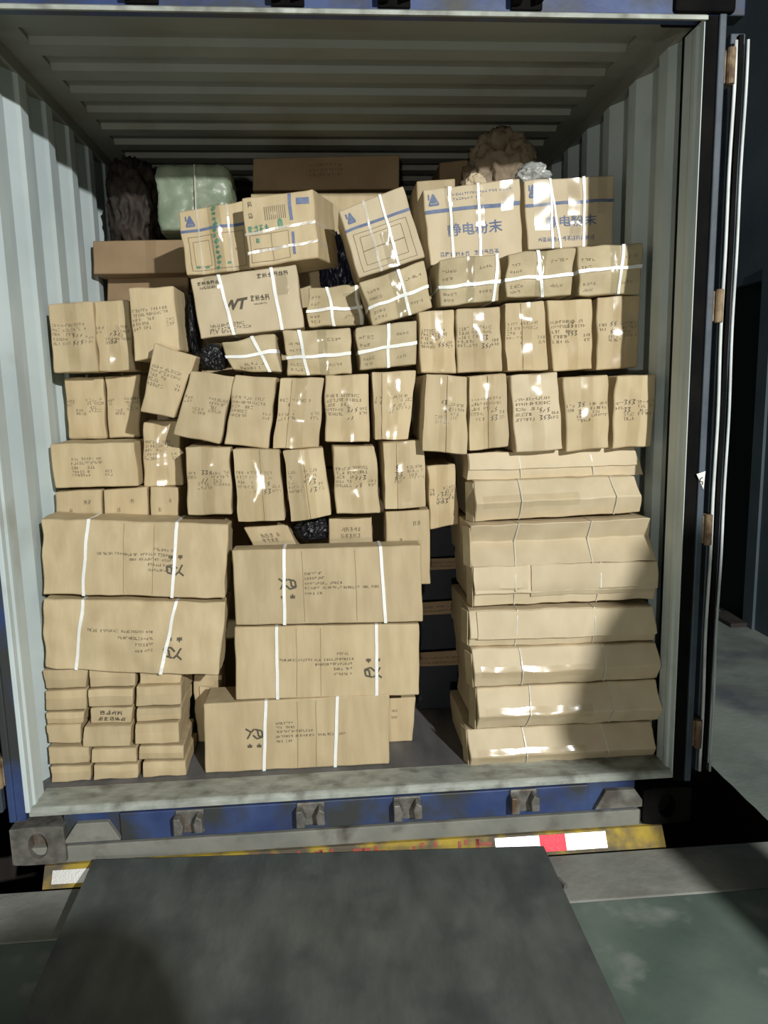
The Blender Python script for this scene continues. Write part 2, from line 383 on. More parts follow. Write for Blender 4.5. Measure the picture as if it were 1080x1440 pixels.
# the painted bar: its rear face leans back
def slant(x0, x1, z0, z1, off, name, mat, parent):
    m = MB()
    def P(x, z, o): return Vector((x, -0.052+(z+0.262)*0.62-o*0.85, z+o*0.53))
    n = max(1, int((x1-x0)/0.04))
    for i in range(n):
        xa = x0+(x1-x0)*i/n; xb = x0+(x1-x0)*(i+1)/n
        m.quad(P(xa, z0, off), P(xb, z0, off), P(xb, z1, off), P(xa, z1, off))
    m.quad(P(x0, z0, off), P(x1, z0, off), P(x1, z0, off-0.002), P(x0, z0, off-0.002))
    return m.build(name, mat, parent)
mb = MB(); mb.prism([(-0.052, -0.262), (-0.012, -0.198), (0.06, -0.198), (0.06, -0.262)], 'x', -1.13, 1.13)
mb.build('bar', M['yellow'], bar)
slant(0.489, 0.655, -0.252, -0.204, 0.002, 'reflective_tape', M['retro_white'], bar)['label'] = 'white reflective strip'
slant(0.657, 0.752, -0.252, -0.204, 0.002, 'reflective_tape', M['retro_red'], bar)['label'] = 'red reflective strip'
slant(0.754, 0.908, -0.252, -0.204, 0.002, 'reflective_tape', M['retro_white'], bar)['label'] = 'white reflective strip'
slant(-1.10, -0.955, -0.250, -0.212, 0.002, 'reflective_tape', M['retro_white'], bar)['label'] = 'white reflective strip'
rnd = random.Random(5)
lt = MB()
x = -0.42
while x < 0.42:
    for k in range(rnd.randint(2, 4)):
        xx = x+rnd.uniform(0, 0.045); zz = rnd.uniform(-0.25, -0.215)
        w, h = (rnd.uniform(0.02, 0.05), 0.010) if rnd.random() < 0.5 else (0.012, rnd.uniform(0.02, 0.034))
        z1 = min(zz+h, -0.203)
        def P(x_, z_): return Vector((x_, -0.052+(z_+0.262)*0.62-0.0014, z_+0.0008))
        lt.quad(P(xx, zz), P(xx+w, zz), P(xx+w, z1), P(xx, z1))
    x += 0.075
tag(lt.build('red_lettering', M['red_paint'], bar), kind='stuff')

mb = MB(); mb.box(-1.60, 1.60, 0.02, 13.0, -1.55, -1.50)
structure(mb.build('floor_pit', M['pit']), 'dark bottom of the loading slot under the container')
for nm, s, lab in (('floor_platform_right', 1, 'pale concrete platform to the right of the container'), ('floor_platform_left', -1, 'pale concrete platform to the left of the container')):
    a, b = sorted((s*1.60, s*6.0))
    mb = MB(); side = MB()
    # a slightly broken edge along the slot
    rnd = random.Random(8+s); ys = [-0.02+i*0.06 for i in range(220)]
    edge = [(s*(1.60+rnd.uniform(0, 0.004)), y) for y in ys]
    for (xa, ya), (xb, yb) in zip(edge, edge[1:]):
        mb.quad((xa, ya, FZ), (xb, yb, FZ), (s*6.0, yb, FZ), (s*6.0, ya, FZ))
        side.quad((xa, ya, FZ), (xb, yb, FZ), (xb, yb, -1.55), (xa, ya, -1.55))
    po = structure(mb.build(nm, M['platform'], fixn=False), lab)
    side.build('slot_side', M['pit'], po, fixn=False)
mb = MB(); mb.box(-6.0, 6.0, -0.31, -0.056, FZ-0.25, FZ); mb.box(-1.60, 1.60, -0.10, -0.056, -1.55, FZ-0.02)
structure(mb.build('floor_edge', M['concrete'], bevel=0.006), 'bare concrete strip along the dock edge')
mb = MB(); mb.box(-6.0, 6.0, -9.0, -0.312, FZ-0.25, FZ-0.003)
structure(mb.build('floor_dock', M['epoxy']), 'green grey warehouse floor')
mb = MB()
# ramp plate: rests on the trailer bar, higher at its left corner, and slopes down to the floor
rows_ = []
for k in range(25):
    s_ = k/24; row = []
    for i_ in range(31):
        t_ = i_/30; x_ = -0.955+1.615*t_
        y0_ = -0.028-0.036*t_; z0_ = -0.176-0.040*t_
        y_ = y0_+(-1.62-y0_)*s_; z_ = z0_+(FZ+0.004-z0_)*s_
        row.append(Vector((x_, y_, z_+0.004*noise.noise(Vector((x_*2, y_*2, 0)))*min(1, 4*s_*(1-s_)))))
    rows_.append(row)
for ra, rb in zip(rows_, rows_[1:]):
    for i_ in range(30):
        mb.quad(ra[i_], ra[i_+1], rb[i_+1], rb[i_])
        dn = Vector((0, 0, 0.012)); mb.quad(ra[i_]-dn, rb[i_]-dn, rb[i_+1]-dn, ra[i_+1]-dn)
dn = Vector((0, 0, 0.012))
for k in (0, 30):
    for ra, rb in zip(rows_, rows_[1:]): mb.quad(ra[k], rb[k], rb[k]-dn, ra[k]-dn)
for i_ in range(30):
    mb.quad(rows_[0][i_], rows_[0][i_+1], rows_[0][i_+1]-dn, rows_[0][i_]-dn); mb.quad(rows_[-1][i_], rows_[-1][i_+1], rows_[-1][i_+1]-dn, rows_[-1][i_]-dn)
pl = mb.build('dock_plate', M['plate'], origin=Vector((-0.15, -0.8, -0.265)), smooth=True, sharp=30, merge=True)
tag(pl, 'wide dark scuffed steel ramp plate lying in front of the container', 'ramp')
q = MB(); q.tube([(0.672, -0.20, FZ+0.010), (0.685, -0.245, FZ+0.010)], 0.008, 8); q.box(0.66, 0.675, -0.22, -0.2, FZ, FZ+0.012)
hk = q.build('ramp_hook', M['steel'], pl)

# right-hand warehouse wall with a dark doorway
mb = MB()
X = 2.86
for (ya, yb, za, zb) in ((-0.6, 2.42, FZ, 4.6), (3.35, 13.0, FZ, 4.6), (2.42, 3.35, 2.12, 4.6)):
    mb.box(X, X+0.12, ya, yb, za, zb)
wr = structure(mb.build('wall_platform', M['wall_dark']), 'dark blue warehouse wall along the right platform')
q = MB(); q.box(X+0.05, X+0.09, 2.42, 3.35, FZ, 2.12)
structure(q.build('door_3', M['doorway']), 'black doorway in the dark blue wall')
q = MB(); q.box(X-0.02, X, 2.30, 2.42, FZ, 2.2); q.build('door_frame', M['wall_dark'], wr)
q = MB(); q.box(X-0.14, X-0.0, 2.36, 2.66, FZ, FZ+0.03); q.build('door_step', M['pit'], wr)

# unseen post and column, added only to shade the load and the ramp
mb = MB(); mb.box(1.62, 1.80, -2.78, -2.62, FZ-0.003, 1.473)
dp = structure(mb.build('shade_post', M['wall_dark'], bevel=0.01), 'unseen post added to carry the shadow-casting shape')
q = MB(); q.prism([(1.67, 1.453), (1.588, 1.467), (1.491, 1.556), (1.448, 1.598), (1.464, 1.685), (1.515, 1.802), (1.562, 1.874), (1.608, 1.976), (1.656, 2.017), (1.704, 1.976), (1.766, 1.831), (1.808, 1.659), (1.794, 1.467)], 'y', -2.76, -2.64)
q.build('shade_head', M['steel'], dp, bevel=0.02, seg=3)  # added blocker, outlined to cast the curved shadow on the right cartons
mb = MB(); mb.tube([(0.55, -3.2, FZ-0.003), (0.55, -3.2, 1.30), (0.55, -3.2, 1.42), (0.55, -3.2, 1.47)], 0.21, 24)
structure(mb.build('shade_column', M['yellow'], smooth=True, sharp=40), 'unseen round column added to shade the ramp and floor')

# ------------------------------------------------------------------ cartons
# front corners (top left, top right, bottom right, bottom left) in millimetres, then depth and sideways lean of the back
CARTONS = {
    'A0': ((-398, 1420, 2584), (326, 1420, 2602), (322, 1420, 2440), (-406, 1420, 2434), 400, 0, 0),
    'A0b': ((-416, 1400, 2414), (320, 1400, 2418), (316, 1400, 2166), (-428, 1400, 2172), 400, 0, 0),
    'A2': ((-1158, 1280, 2173), (-721, 1280, 2177), (-731, 1280, 2023), (-1166, 1280, 2021), 350, 0, 0),
    'A2b': ((-1142, 1420, 2022), (-745, 1420, 2027), (-756, 1420, 1852), (-1156, 1420, 1856), 300, 0, 0),
    'A5': ((382, 1200, 2419), (566, 1200, 2432), (564, 1200, 2210), (388, 1200, 2190), 300, 0, 0),
    'A6': ((540, 1500, 2588), (781, 1500, 2610), (782, 1500, 2474), (540, 1500, 2474), 300, 0, 0),
    'B1': ((-656, 740, 2180), (-384, 740, 2224), (-366, 740, 1952), (-635, 740, 1928), 300, 0, 0),
    'B2': ((-386, 600, 2196), (-106, 640, 2242), (-90, 640, 1979), (-366, 600, 1936), 240, 85, 0),
    'B3': ((-6, 560, 2140), (250, 560, 2232), (332, 560, 1964), (66, 560, 1884), 280, 0, 0),
    'B4': ((340, 660, 2242), (738, 660, 2288), (757, 660, 1967), (368, 660, 1948), 320, 0, 0),
    'B5': ((772, 710, 2292), (1158, 710, 2314), (1156, 710, 2033), (790, 710, 2014), 320, 0, 0),
    'C1': ((-594, 560, 1890), (-180, 560, 1940), (-158, 560, 1698), (-568, 560, 1660), 320, 0, 0),
    'C2': ((-139, 660, 1864), (78, 660, 1874), (86, 660, 1712), (-142, 660, 1709), 220, 0, 0),
    'C3': ((66, 500, 1860), (324, 500, 1942), (352, 500, 1764), (118, 500, 1695), 260, 0, 0),
    'C4': ((364, 430, 1928), (608, 430, 1954), (598, 430, 1776), (374, 430, 1760), 220, 0, 0),
    'C5': ((632, 430, 1952), (900, 430, 1972), (886, 430, 1794), (630, 430, 1786), 240, 0, 0),
    'C6': ((904, 410, 1972), (1162, 410, 1984), (1158, 410, 1796), (916, 410, 1790), 260, 0, 0),
    'D1': ((-1158, 600, 1805), (-985, 600, 1814), (-986, 600, 1542), (-1154, 600, 1540), 320, 0, 0),
    'D2': ((-986, 620, 1816), (-850, 620, 1820), (-846, 620, 1542), (-984, 620, 1542), 300, 0, 0),
    'D3': ((-818, 500, 1848), (-652, 500, 1854), (-638, 500, 1616), (-814, 500, 1574), 340, 20, 0),
    'D4': ((-714, 400, 1636), (-560, 400, 1582), (-660, 400, 1356), (-783, 400, 1384), 240, 0, 0),
    'D5': ((-467, 440, 1634), (-270, 440, 1668), (-248, 440, 1520), (-436, 440, 1530), 240, 0, 0),
    'D6': ((-238, 460, 1676), (20, 460, 1686), (26, 460, 1510), (-226, 460, 1506), 240, 0, 0),
    'D7': ((42, 440, 1684), (282, 440, 1708), (276, 440, 1540), (56, 440, 1522), 240, 0, 0),
    'D8': ((288, 440, 1740), (428, 440, 1746), (434, 440, 1502), (294, 440, 1508), 320, 0, 0),
    'D9': ((434, 430, 1748), (606, 430, 1756), (616, 430, 1506), (438, 430, 1504), 320, 0, 0),
    'D10': ((626, 440, 1767), (782, 440, 1776), (803, 440, 1508), (634, 440, 1506), 320, 0, 0),
    'D11': ((792, 430, 1775), (972, 430, 1783), (980, 430, 1510), (822, 430, 1502), 320, 0, 0),
    'D12': ((994, 430, 1783), (1164, 430, 1792), (1166, 430, 1512), (995, 430, 1504), 320, 0, 0),
    'E1': ((-1158, 720, 1521), (-1002, 720, 1524), (-1008, 720, 1268), (-1162, 720, 1270), 300, 0, 0),
    'E2': ((-994, 720, 1524), (-850, 720, 1530), (-869, 720, 1268), (-1000, 720, 1268), 300, 0, 0),
    'E3': ((-803, 520, 1342), (-670, 520, 1342), (-664, 520, 1082), (-818, 520, 1084), 220, 0, 0),
    'E4': ((-580, 370, 1529), (-418, 370, 1505), (-490, 370, 1254), (-661, 370, 1294), 300, 0, 0),
    'E5': ((-418, 360, 1513), (-262, 360, 1498), (-306, 360, 1232), (-470, 360, 1254), 300, 0, 0),
    'E6': ((-248, 360, 1499), (-88, 360, 1494), (-114, 360, 1232), (-288, 360, 1231), 300, 0, 0),
    'E7': ((-80, 360, 1504), (84, 360, 1506), (84, 360, 1248), (-88, 360, 1252), 300, 0, 0),
    'E8': ((98, 360, 1511), (266, 360, 1516), (232, 360, 1256), (100, 360, 1254), 300, 0, 0),
    'E9': ((288, 250, 1498), (440, 250, 1486), (440, 250, 1198), (270, 250, 1214), 320, 0, 0),
    'E10': ((450, 260, 1486), (592, 260, 1496), (602, 260, 1220), (450, 260, 1211), 320, 0, 0),
    'E11': ((601, 240, 1486), (781, 240, 1496), (804, 240, 1211), (624, 240, 1200), 320, 0, 0),
    'E12': ((806, 245, 1474), (974, 245, 1484), (982, 245, 1211), (819, 245, 1199), 320, 0, 0),
    'E13': ((1002, 240, 1478), (1158, 240, 1482), (1146, 240, 1212), (994, 240, 1206), 320, 0, 0),
    'F0': ((-1158, 480, 1264), (-834, 480, 1263), (-830, 480, 1090), (-1152, 480, 1092), 320, 0, 0),
    'F1': ((-612, 340, 1248), (-450, 340, 1244), (-452, 340, 986), (-620, 340, 989), 300, 0, 0),
    'F2': ((-434, 320, 1238), (-262, 320, 1228), (-252, 320, 960), (-428, 320, 958), 300, 0, 0),
    'F3': ((-248, 320, 1226), (-100, 320, 1234), (-70, 320, 973), (-228, 320, 951), 300, 0, 0),
    'F4': ((-62, 320, 1236), (100, 320, 1236), (114, 320, 975), (-56, 320, 976), 300, 0, 0),
    'F5': ((128, 310, 1248), (288, 310, 1250), (290, 310, 996), (132, 310, 990), 300, 0, 0),
    'F6': ((310, 400, 1144), (420, 400, 1150), (436, 400, 906), (320, 400, 890), 280, 0, 0),
    'G1': ((-1154, 490, 1076), (-976, 490, 1080), (-986, 490, 928), (-1164, 490, 934), 340, 0, 0),
    'G2': ((-968, 490, 1078), (-800, 490, 1084), (-806, 490, 922), (-978, 490, 928), 340, 0, 0),
    'G3': ((-789, 490, 1084), (-676, 490, 1078), (-686, 490, 918), (-798, 490, 922), 340, 0, 0),
    'G4': ((-418, 400, 922), (-250, 400, 930), (-184, 400, 764), (-344, 400, 756), 280, 0, 0),
    'G5': ((-84, 420, 944), (86, 420, 946), (90, 420, 733), (-90, 420, 734), 280, 0, 0),
    'G6': ((136, 345, 976), (310, 345, 980), (310, 345, 678), (134, 345, 680), 100, 0, 0),
    'H1': ((-1158, 330, 996), (-466, 330, 950), (-488, 260, 678), (-1154, 270, 720), 160, 0, 0),
    'H2': ((-1152, 260, 706), (-486, 260, 662), (-518, 200, 398), (-1154, 220, 456), 160, 0, 0),
    'H3': ((-448, 240, 866), (260, 240, 860), (262, 220, 564), (-446, 220, 583), 95, 0, 0),
    'H4': ((-452, 225, 574), (248, 225, 556), (242, 215, 272), (-460, 215, 290), 150, 0, 0),
    'H5': ((-582, 210, 282), (126, 210, 284), (120, 200, 1), (-592, 210, 1), 165, 0, 0),
    'H6': ((128, 380, 194), (248, 380, 192), (232, 380, 1), (130, 380, 1), 240, 0, 0),
    'H7': ((-662, 470, 298), (-548, 470, 298), (-558, 470, 1), (-671, 470, 1), 120, 0, 0),
    'I00': ((-1166, 235, 440), (-1006, 235, 438), (-1014, 235, 360), (-1166, 235, 362), 240, 0, 0),
    'I01': ((-1166, 225, 358), (-1012, 225, 356), (-1020, 225, 280), (-1166, 225, 283), 240, 0, 0),
    'I02': ((-1166, 220, 276), (-1026, 220, 274), (-1030, 220, 228), (-1166, 220, 230), 240, 0, 0),
    'I03': ((-1166, 210, 230), (-1040, 210, 228), (-1046, 210, 154), (-1166, 210, 156), 240, 0, 0),
    'I04': ((-1166, 205, 144), (-1016, 205, 140), (-1022, 205, 72), (-1166, 205, 76), 240, 0, 0),
    'I05': ((-1166, 205, 66), (-1016, 205, 62), (-1022, 205, 1), (-1166, 205, 1), 240, 0, 0),
    'I10': ((-996, 235, 438), (-831, 235, 434), (-837, 235, 358), (-1002, 235, 362), 240, 0, 0),
    'I11': ((-1004, 225, 358), (-840, 225, 354), (-845, 225, 284), (-1010, 225, 288), 240, 0, 0),
    'I12': ((-1003, 220, 284), (-849, 220, 280), (-854, 220, 218), (-1009, 220, 222), 240, 0, 0),
    'I13': ((-1028, 198, 222), (-854, 198, 216), (-860, 198, 134), (-1035, 198, 140), 240, 0, 0),
    'I14': ((-1006, 205, 128), (-841, 205, 124), (-846, 205, 66), (-1011, 205, 72), 240, 0, 0),
    'I15': ((-1007, 205, 62), (-841, 205, 57), (-845, 205, 1), (-1012, 205, 1), 240, 0, 0),
    'I20': ((-814, 235, 434), (-660, 235, 432), (-666, 235, 362), (-818, 235, 364), 240, 0, 0),
    'I21': ((-828, 213, 364), (-662, 213, 362), (-666, 213, 283), (-834, 213, 286), 240, 0, 0),
    'I22': ((-832, 220, 274), (-668, 220, 270), (-672, 220, 220), (-836, 220, 222), 240, 0, 0),
    'I23': ((-842, 210, 216), (-678, 210, 212), (-684, 210, 130), (-848, 210, 134), 240, 0, 0),
    'I24': ((-830, 205, 130), (-666, 205, 124), (-670, 205, 68), (-834, 205, 72), 240, 0, 0),
    'I25': ((-822, 205, 66), (-660, 205, 60), (-664, 205, 1), (-826, 205, 1), 240, 0, 0),
    'J1': ((452, 300, 1198), (1108, 300, 1206), (1146, 300, 1096), (452, 300, 1096), 420, 0, 0),
    'J2': ((466, 220, 1094), (1098, 220, 1098), (1114, 220, 958), (466, 220, 944), 420, 0, 0),
    'J3': ((438, 190, 938), (1138, 190, 942), (1152, 190, 786), (438, 190, 786), 420, 0, 0),
    'J4': ((448, 150, 789), (1158, 150, 783), (1156, 150, 628), (452, 150, 630), 420, 0, 0),
    'J5': ((430, 140, 618), (1146, 140, 608), (1160, 140, 464), (428, 140, 474), 420, 0, 0),
    'J6': ((436, 130, 472), (1154, 130, 462), (1166, 130, 318), (446, 130, 320), 420, 0, 0),
    'J7': ((454, 115, 316), (1160, 115, 314), (1166, 115, 154), (450, 115, 158), 420, 0, 0),
    'J8': ((420, 135, 144), (1152, 135, 136), (1162, 135, 1), (426, 135, 1), 420, 0, 0),
    'K1': ((306, 680, 846), (514, 680, 850), (514, 680, 712), (304, 680, 711), 300, 0, 0),
    'K2': ((304, 680, 706), (514, 680, 706), (513, 680, 518), (300, 680, 514), 300, 0, 0),
    'K3': ((300, 680, 508), (513, 680, 512), (512, 680, 286), (298, 680, 283), 300, 0, 0),
    'K4': ((298, 680, 276), (512, 680, 278), (511, 680, 1), (294, 680, 1), 300, 0, 0),
}

class Carton:
    def __init__(self, key, name, label, cat='carton', group=None, mat='kraft', bulge=0.004, rough=0.003, profile=None, bevel=0.005, nu=8, nv=8, sag=0.0):
        c = CARTONS[key]
        self.c = [Vector(p)/1000 for p in c[:4]]
        self.back = Vector((c[5], c[4], c[6]))/1000
        self.seed = sum(ord(ch)*(i*7+3) for i, ch in enumerate(key))
        self.rnd = random.Random(self.seed)
        self.bulge, self.rough, self.profile, self.sag = bulge, rough, profile, sag
        self.w = ((self.c[1]-self.c[0]).length+(self.c[2]-self.c[3]).length)/2
        self.h = ((self.c[0]-self.c[3]).length+(self.c[1]-self.c[2]).length)/2
        base = (self.c[2]+self.c[3])/2 + self.back/2
        base.z = min(self.c[2].z, self.c[3].z)
        self.root = empty(name, base)
        tag(self.root, label, cat, group)
        self.mat = mat
        self.body(nu, nv, bevel)

    def P(self, u, v, t=0.0, off=0.0):
        """u right, v up, t into the carton; off lifts a point off the front board"""
        tl, tr, br, bl = self.c
        p = (bl*(1-u)+br*u)*(1-v) + (tl*(1-u)+tr*u)*v + self.back*t
        uc, vc, tc = min(1, max(0, u)), min(1, max(0, v)), min(1, max(0, t))
        k = 1-tc
        p.y -= self.bulge*math.sin(math.pi*uc)*math.sin(math.pi*vc)*k
        if self.profile:
            pr = self.profile
            for (va, da), (vb, db) in zip(pr, pr[1:]):
                if va <= vc <= vb:
                    p.y += (da+(db-da)*(vc-va)/(vb-va))*max(0, 1-tc*6); break
        if self.sag: p.z -= self.sag*math.sin(math.pi*uc)*(1-vc)*k
        q = Vector((uc*self.w*13, vc*self.h*13, tc*2))+Vector((self.seed*0.37, self.seed*0.11, 0))
        a = self.rough
        e = 4*uc*(1-uc); 
        p += Vector((noise.noise(q)*a*(0.4+(1-e)*0.5), noise.noise(q+Vector((31, 5, 9)))*a*1.3*k, noise.noise(q+Vector((7, 51, 3)))*a*0.7))
        p.y -= off
        return p

    def body(self, nu, nv, bevel):
        mb = MB(); nt = 3
        vs = [i/nv for i in range(nv+1)]
        if self.profile:
            vs = sorted(set([round(x, 3) for x in vs]+[round(a, 3) for a, _ in self.profile]))
        us = [i/nu for i in range(nu+1)]; ts = [0, 0.17, 0.5, 1.0]
        P = self.P
        def sheet(A, Bv, f):
            for a0, a1 in zip(A, A[1:]):
                for b0, b1 in zip(Bv, Bv[1:]):
                    mb.quad(f(a0, b0), f(a1, b0), f(a1, b1), f(a0, b1))
        sheet(us, vs, lambda u, v: P(u, v, 0)); sheet(us, vs, lambda u, v: P(u, v, 1))
        sheet(us, ts, lambda u, t: P(u, 0, t)); sheet(us, ts, lambda u, t: P(u, 1, t))
        sheet(vs, ts, lambda v, t: P(0, v, t)); sheet(vs, ts, lambda v, t: P(1, v, t))
        self.body_o = mb.build('body', M[self.mat], self.root, bevel=bevel, smooth=True, sharp=30, merge=True)

    def sheet(self, name, mat, u0, u1, v0, v1, off, thick=0.0, n=6, m=6, wave=0.0, lift=(0, 0), wrap=0.0, shear=0.0, twist=0.0):
        """a sheet lying on the front board; lift raises its u0 / u1 edge; wrap carries it over the top"""
        mb = MB(); rows = []
        for j in range(m+1):
            v = v0+(v1-v0)*j/m
            row = []
            for i in range(n+1):
                s = i/n
                u = u0+(u1-u0)*s + shear*(v-v0)/(v1-v0) + twist*math.sin(math.pi*j/m)
                o = off + lift[0]*(1-s)**2 + lift[1]*s**2 + wave*noise.noise(Vector((u*self.w*40, v*self.h*25, self.seed)))
                row.append(self.P(u, v, 0, o))
            rows.append(row)
        if wrap:
            v = v1
            for tt in (0.003, wrap):
                row = []
                for i in range(n+1):
                    u = u0+(u1-u0)*i/n+shear
                    p = self.P(u, 1.0, tt/self.back.y, 0); p.z += off+0.001
                    row.append(p)
                rows.append(row)
        for ra, rb in zip(rows, rows[1:]):
            for i in range(n): mb.quad(ra[i], ra[i+1], rb[i+1], rb[i])
        if thick:
            back = [[p+Vector((0, thick, 0)) for p in r] for r in rows]
            for ra, rb in zip(back, back[1:]):
                for i in range(n): mb.quad(ra[i], rb[i], rb[i+1], ra[i+1])
            per = [(rows[0], back[0]), (rows[-1], back[-1])]
            for a, b in per:
                for i in range(n): mb.quad(a[i], b[i], b[i+1], a[i+1])
            for k in (0, n):
                for (ra, rb), (ba, bb) in zip(zip(rows, rows[1:]), zip(back, back[1:])):
                    mb.quad(ra[k], rb[k], bb[k], ba[k])
        return mb.build(name, M[mat] if isinstance(mat, str) else mat, self.root, smooth=True, sharp=35, merge=True)

    def flaps(self, seam=0.5, gap=0.004):
        r = self.rnd; g = gap/self.w; th = 0.003
        self.sheet('flap', self.mat, 0.012, seam-g, 0.012, 0.988, 0.0045, th, lift=(0, r.uniform(0, 0.002)))
        self.sheet('flap', self.mat, seam+g, 0.988, 0.012, 0.988, 0.0045, th, lift=(r.uniform(0, 0.002), 0))
        self.surface = 0.0046

    surface = 0.0012
    def tape(self, u=0.5, width=0.046, v0=-0.0, v1=1.0, wrap=0.05, mat='tape', wave=0.0012, shear=0.0):
        return self.sheet('packing_tape', mat, u-width/2/self.w, u+width/2/self.w, v0+0.005, v1-0.004, self.surface+0.0022, 0, 5, 14, wave, wrap=wrap, shear=shear)

    def strap_v(self, u, du=0.0, width=0.011, mat='strap', name='strap', slack=0.0):
        """a band round the carton, front and back, over the top and under the bottom"""
        mb = MB(); hw = width/2/self.w; o = self.surface+0.0025
        loop = []
        n = 10
        for j in range(n+1): loop.append((u+du*(j/n-0.5), j/n, 0))
        pts = []
        for (uu, v, t) in loop:
            pts.append([self.P(uu+s*hw, v, 0, o+slack*math.sin(math.pi*v)) + Vector((0, 0, (0.0015 if v >= 1 else (-0.0005 if v <= 0 else 0)))) for s in (-1, 1)])
        top = []
        for t in (0.02, 0.5, 1.0):
            top.append([self.P(u+du*0.5+s*hw, 1, t)+Vector((0, 0.001 if t == 1 else 0, 0.0015)) for s in (-1, 1)])
        bot = []
        for t in (1.0, 0.5, 0.02):
            bot.append([self.P(u-du*0.5+s*hw, 0, t)+Vector((0, 0.001 if t == 1 else 0, -0.0004)) for s in (-1, 1)])
        ring = pts+top+bot
        for a, b in zip(ring, ring[1:]+ring[:1]): mb.quad(a[0], a[1], b[1], b[0])
        return mb.build(name, M[mat], self.root, fixn=False)

    def strap_h(self, v, dv=0.0, width=0.012, mat='strap', sagv=0.0, lift=0.002):
        mb = MB(); hw = width/2/self.h; o = self.surface+0.0035
        pts = []; n = 12
        for j in range(n+1):
            u = j/n; vv = v+dv*(u-0.5)-sagv*math.sin(math.pi*u)
            pts.append([self.P(u, vv+s*hw, 0, o+lift*math.sin(math.pi*u))+Vector((-0.0015 if j == 0 else (0.0015 if j == n else 0), 0, 0)) for s in (-1, 1)])
        r = [[self.P(1, v+dv/2+s*hw, t)+Vector((0.0015, 0, 0)) for s in (-1, 1)] for t in (0.03, 0.5, 1)]
        l = [[self.P(0, v-dv/2+s*hw, t)+Vector((-0.0015, 0, 0)) for s in (-1, 1)] for t in (1, 0.5, 0.03)]
        ring = pts+r+l
        for a, b in zip(ring, ring[1:]+ring[:1]): mb.quad(a[0], a[1], b[1], b[0])
        return mb.build('strap', M[mat], self.root, fixn=False)

    def stroke(self, mb, pts, width, off=None):
        """pen strokes: pts in (u, v); width in metres"""
        off = self.surface+0.0006 if off is None else off
        for (ua, va), (ub, vb) in zip(pts, pts[1:]):
            dx, dz = (ub-ua)*self.w, (vb-va)*self.h
            L = math.hypot(dx, dz) or 1e-6
            nx, nz = -dz/L*width/2, dx/L*width/2
            nx, nz = nx/self.w, nz/self.h
            k = max(1, int(L/0.03))
            for i in range(k):
                a, b = i/k, (i+1)/k
                u0, v0, u1, v1 = ua+(ub-ua)*a, va+(vb-va)*a, ua+(ub-ua)*b, va+(vb-va)*b
                mb.quad(self.P(u0+nx, v0+nz, 0, off), self.P(u0-nx, v0-nz, 0, off), self.P(u1-nx, v1-nz, 0, off), self.P(u1+nx, v1+nz, 0, off))

    def glyph(self, mb, u, v, du, dv, r, wd=0.0016):
        """one small blurred printed character: two or three strokes in a cell"""
        big = dv*self.h > 0.0125
        if big:      # larger characters are denser
            wd *= 0.8
            self.stroke(mb, [(u+du*0.5, v+dv), (u+du*r.choice((0.1, 0.9)), v+dv*0.05)], wd)
            self.stroke(mb, [(u+du*0.05, v+dv*r.choice((0.3, 0.7))), (u+du*0.95, v+dv*r.choice((0.4, 0.7)))], wd)
        for k in range(r.choice((3, 4)) if big else r.choice((2, 3, 3))):
            if r.random() < 0.5:
                vv = v+dv*r.choice((0.08, 0.5, 0.92)); self.stroke(mb, [(u+du*0.05, vv), (u+du*0.85, vv)], wd)
            else:
                uu = u+du*r.choice((0.1, 0.45, 0.8)); self.stroke(mb, [(uu, v), (uu, v+dv)], wd)

    def lines(self, specs, ink='ink', h=0.010, step=0.0085, name='printed_text', wd=0.0017):
        """specs: (u0, u1, v) rows of print; words are broken at random"""
        mb = MB(); r = random.Random(self.seed+17)
        for (u0, u1, v) in specs:
            u = u0; du = step/self.w; run = 0
            while u < u1-du*0.5:
                if run > 2 and r.random() < 0.13: u += du*0.8; run = 0; continue
                self.glyph(mb, u, v, du*0.85, h/self.h, r, wd); u += du; run += 1
        return tag(mb.build(name, M[ink], self.root, fixn=False), kind='stuff')

    def writing(self, u, v, size=0.035, ink='ink_pen'):
        """hand marked figures"""
        mb = MB(); r = random.Random(self.seed+5); a = size/self.w; b = size/self.h
        for row in range(2):
            x = u
            for k in range(r.choice((2, 3))):
                s = r.uniform(0.55, 0.9); y = v-row*b*0.85
                kind = r.randint(0, 2)
                if kind == 0: pts = [(x+a*0.2, y+b*0.5*s), (x, y)]
                elif kind == 1: pts = [(x, y+b*0.5), (x+a*0.3, y+b*0.5), (x+a*0.1, y+b*0.25), (x+a*0.28, y+b*0.12), (x, y)]
                else: pts = [(x+a*0.3, y+b*0.5), (x+a*0.05, y+b*0.3), (x+a*0.25, y+b*0.2), (x+a*0.05, y)]
                self.stroke(mb, pts, 0.0024); x += a*0.42
        return tag(mb.build('marker_writing', M[ink], self.root, fixn=False), kind='stuff')

    def type(self, text, u0, u1, v0, v1, ink, name='printed_letters', slant=0.0, bold=0.0):
        cu = bpy.data.curves.new('type', 'FONT'); cu.body = text; cu.size = 1.0; cu.offset = bold; cu.resolution_u = 3
        ob = bpy.data.objects.new('type', cu); col.objects.link(ob)
        dg = bpy.context.evaluated_depsgraph_get()
        me = bpy.data.meshes.new_from_object(ob.evaluated_get(dg))
        bpy.data.objects.remove(ob); bpy.data.curves.remove(cu)
        xs = [p.co.x for p in me.vertices]; ys = [p.co.y for p in me.vertices]
        x0, x1, y0, y1 = min(xs), max(xs), min(ys), max(ys)
        mb = MB()
        for p in me.vertices:
            a, b = (p.co.x-x0)/(x1-x0), (p.co.y-y0)/(y1-y0)
            mb.v.append(self.P(u0+(u1-u0)*a+slant*b, v0+(v1-v0)*b, 0, self.surface+0.0008))
        mb.f = [tuple(f.vertices) for f in me.polygons]
        bpy.data.meshes.remove(me)
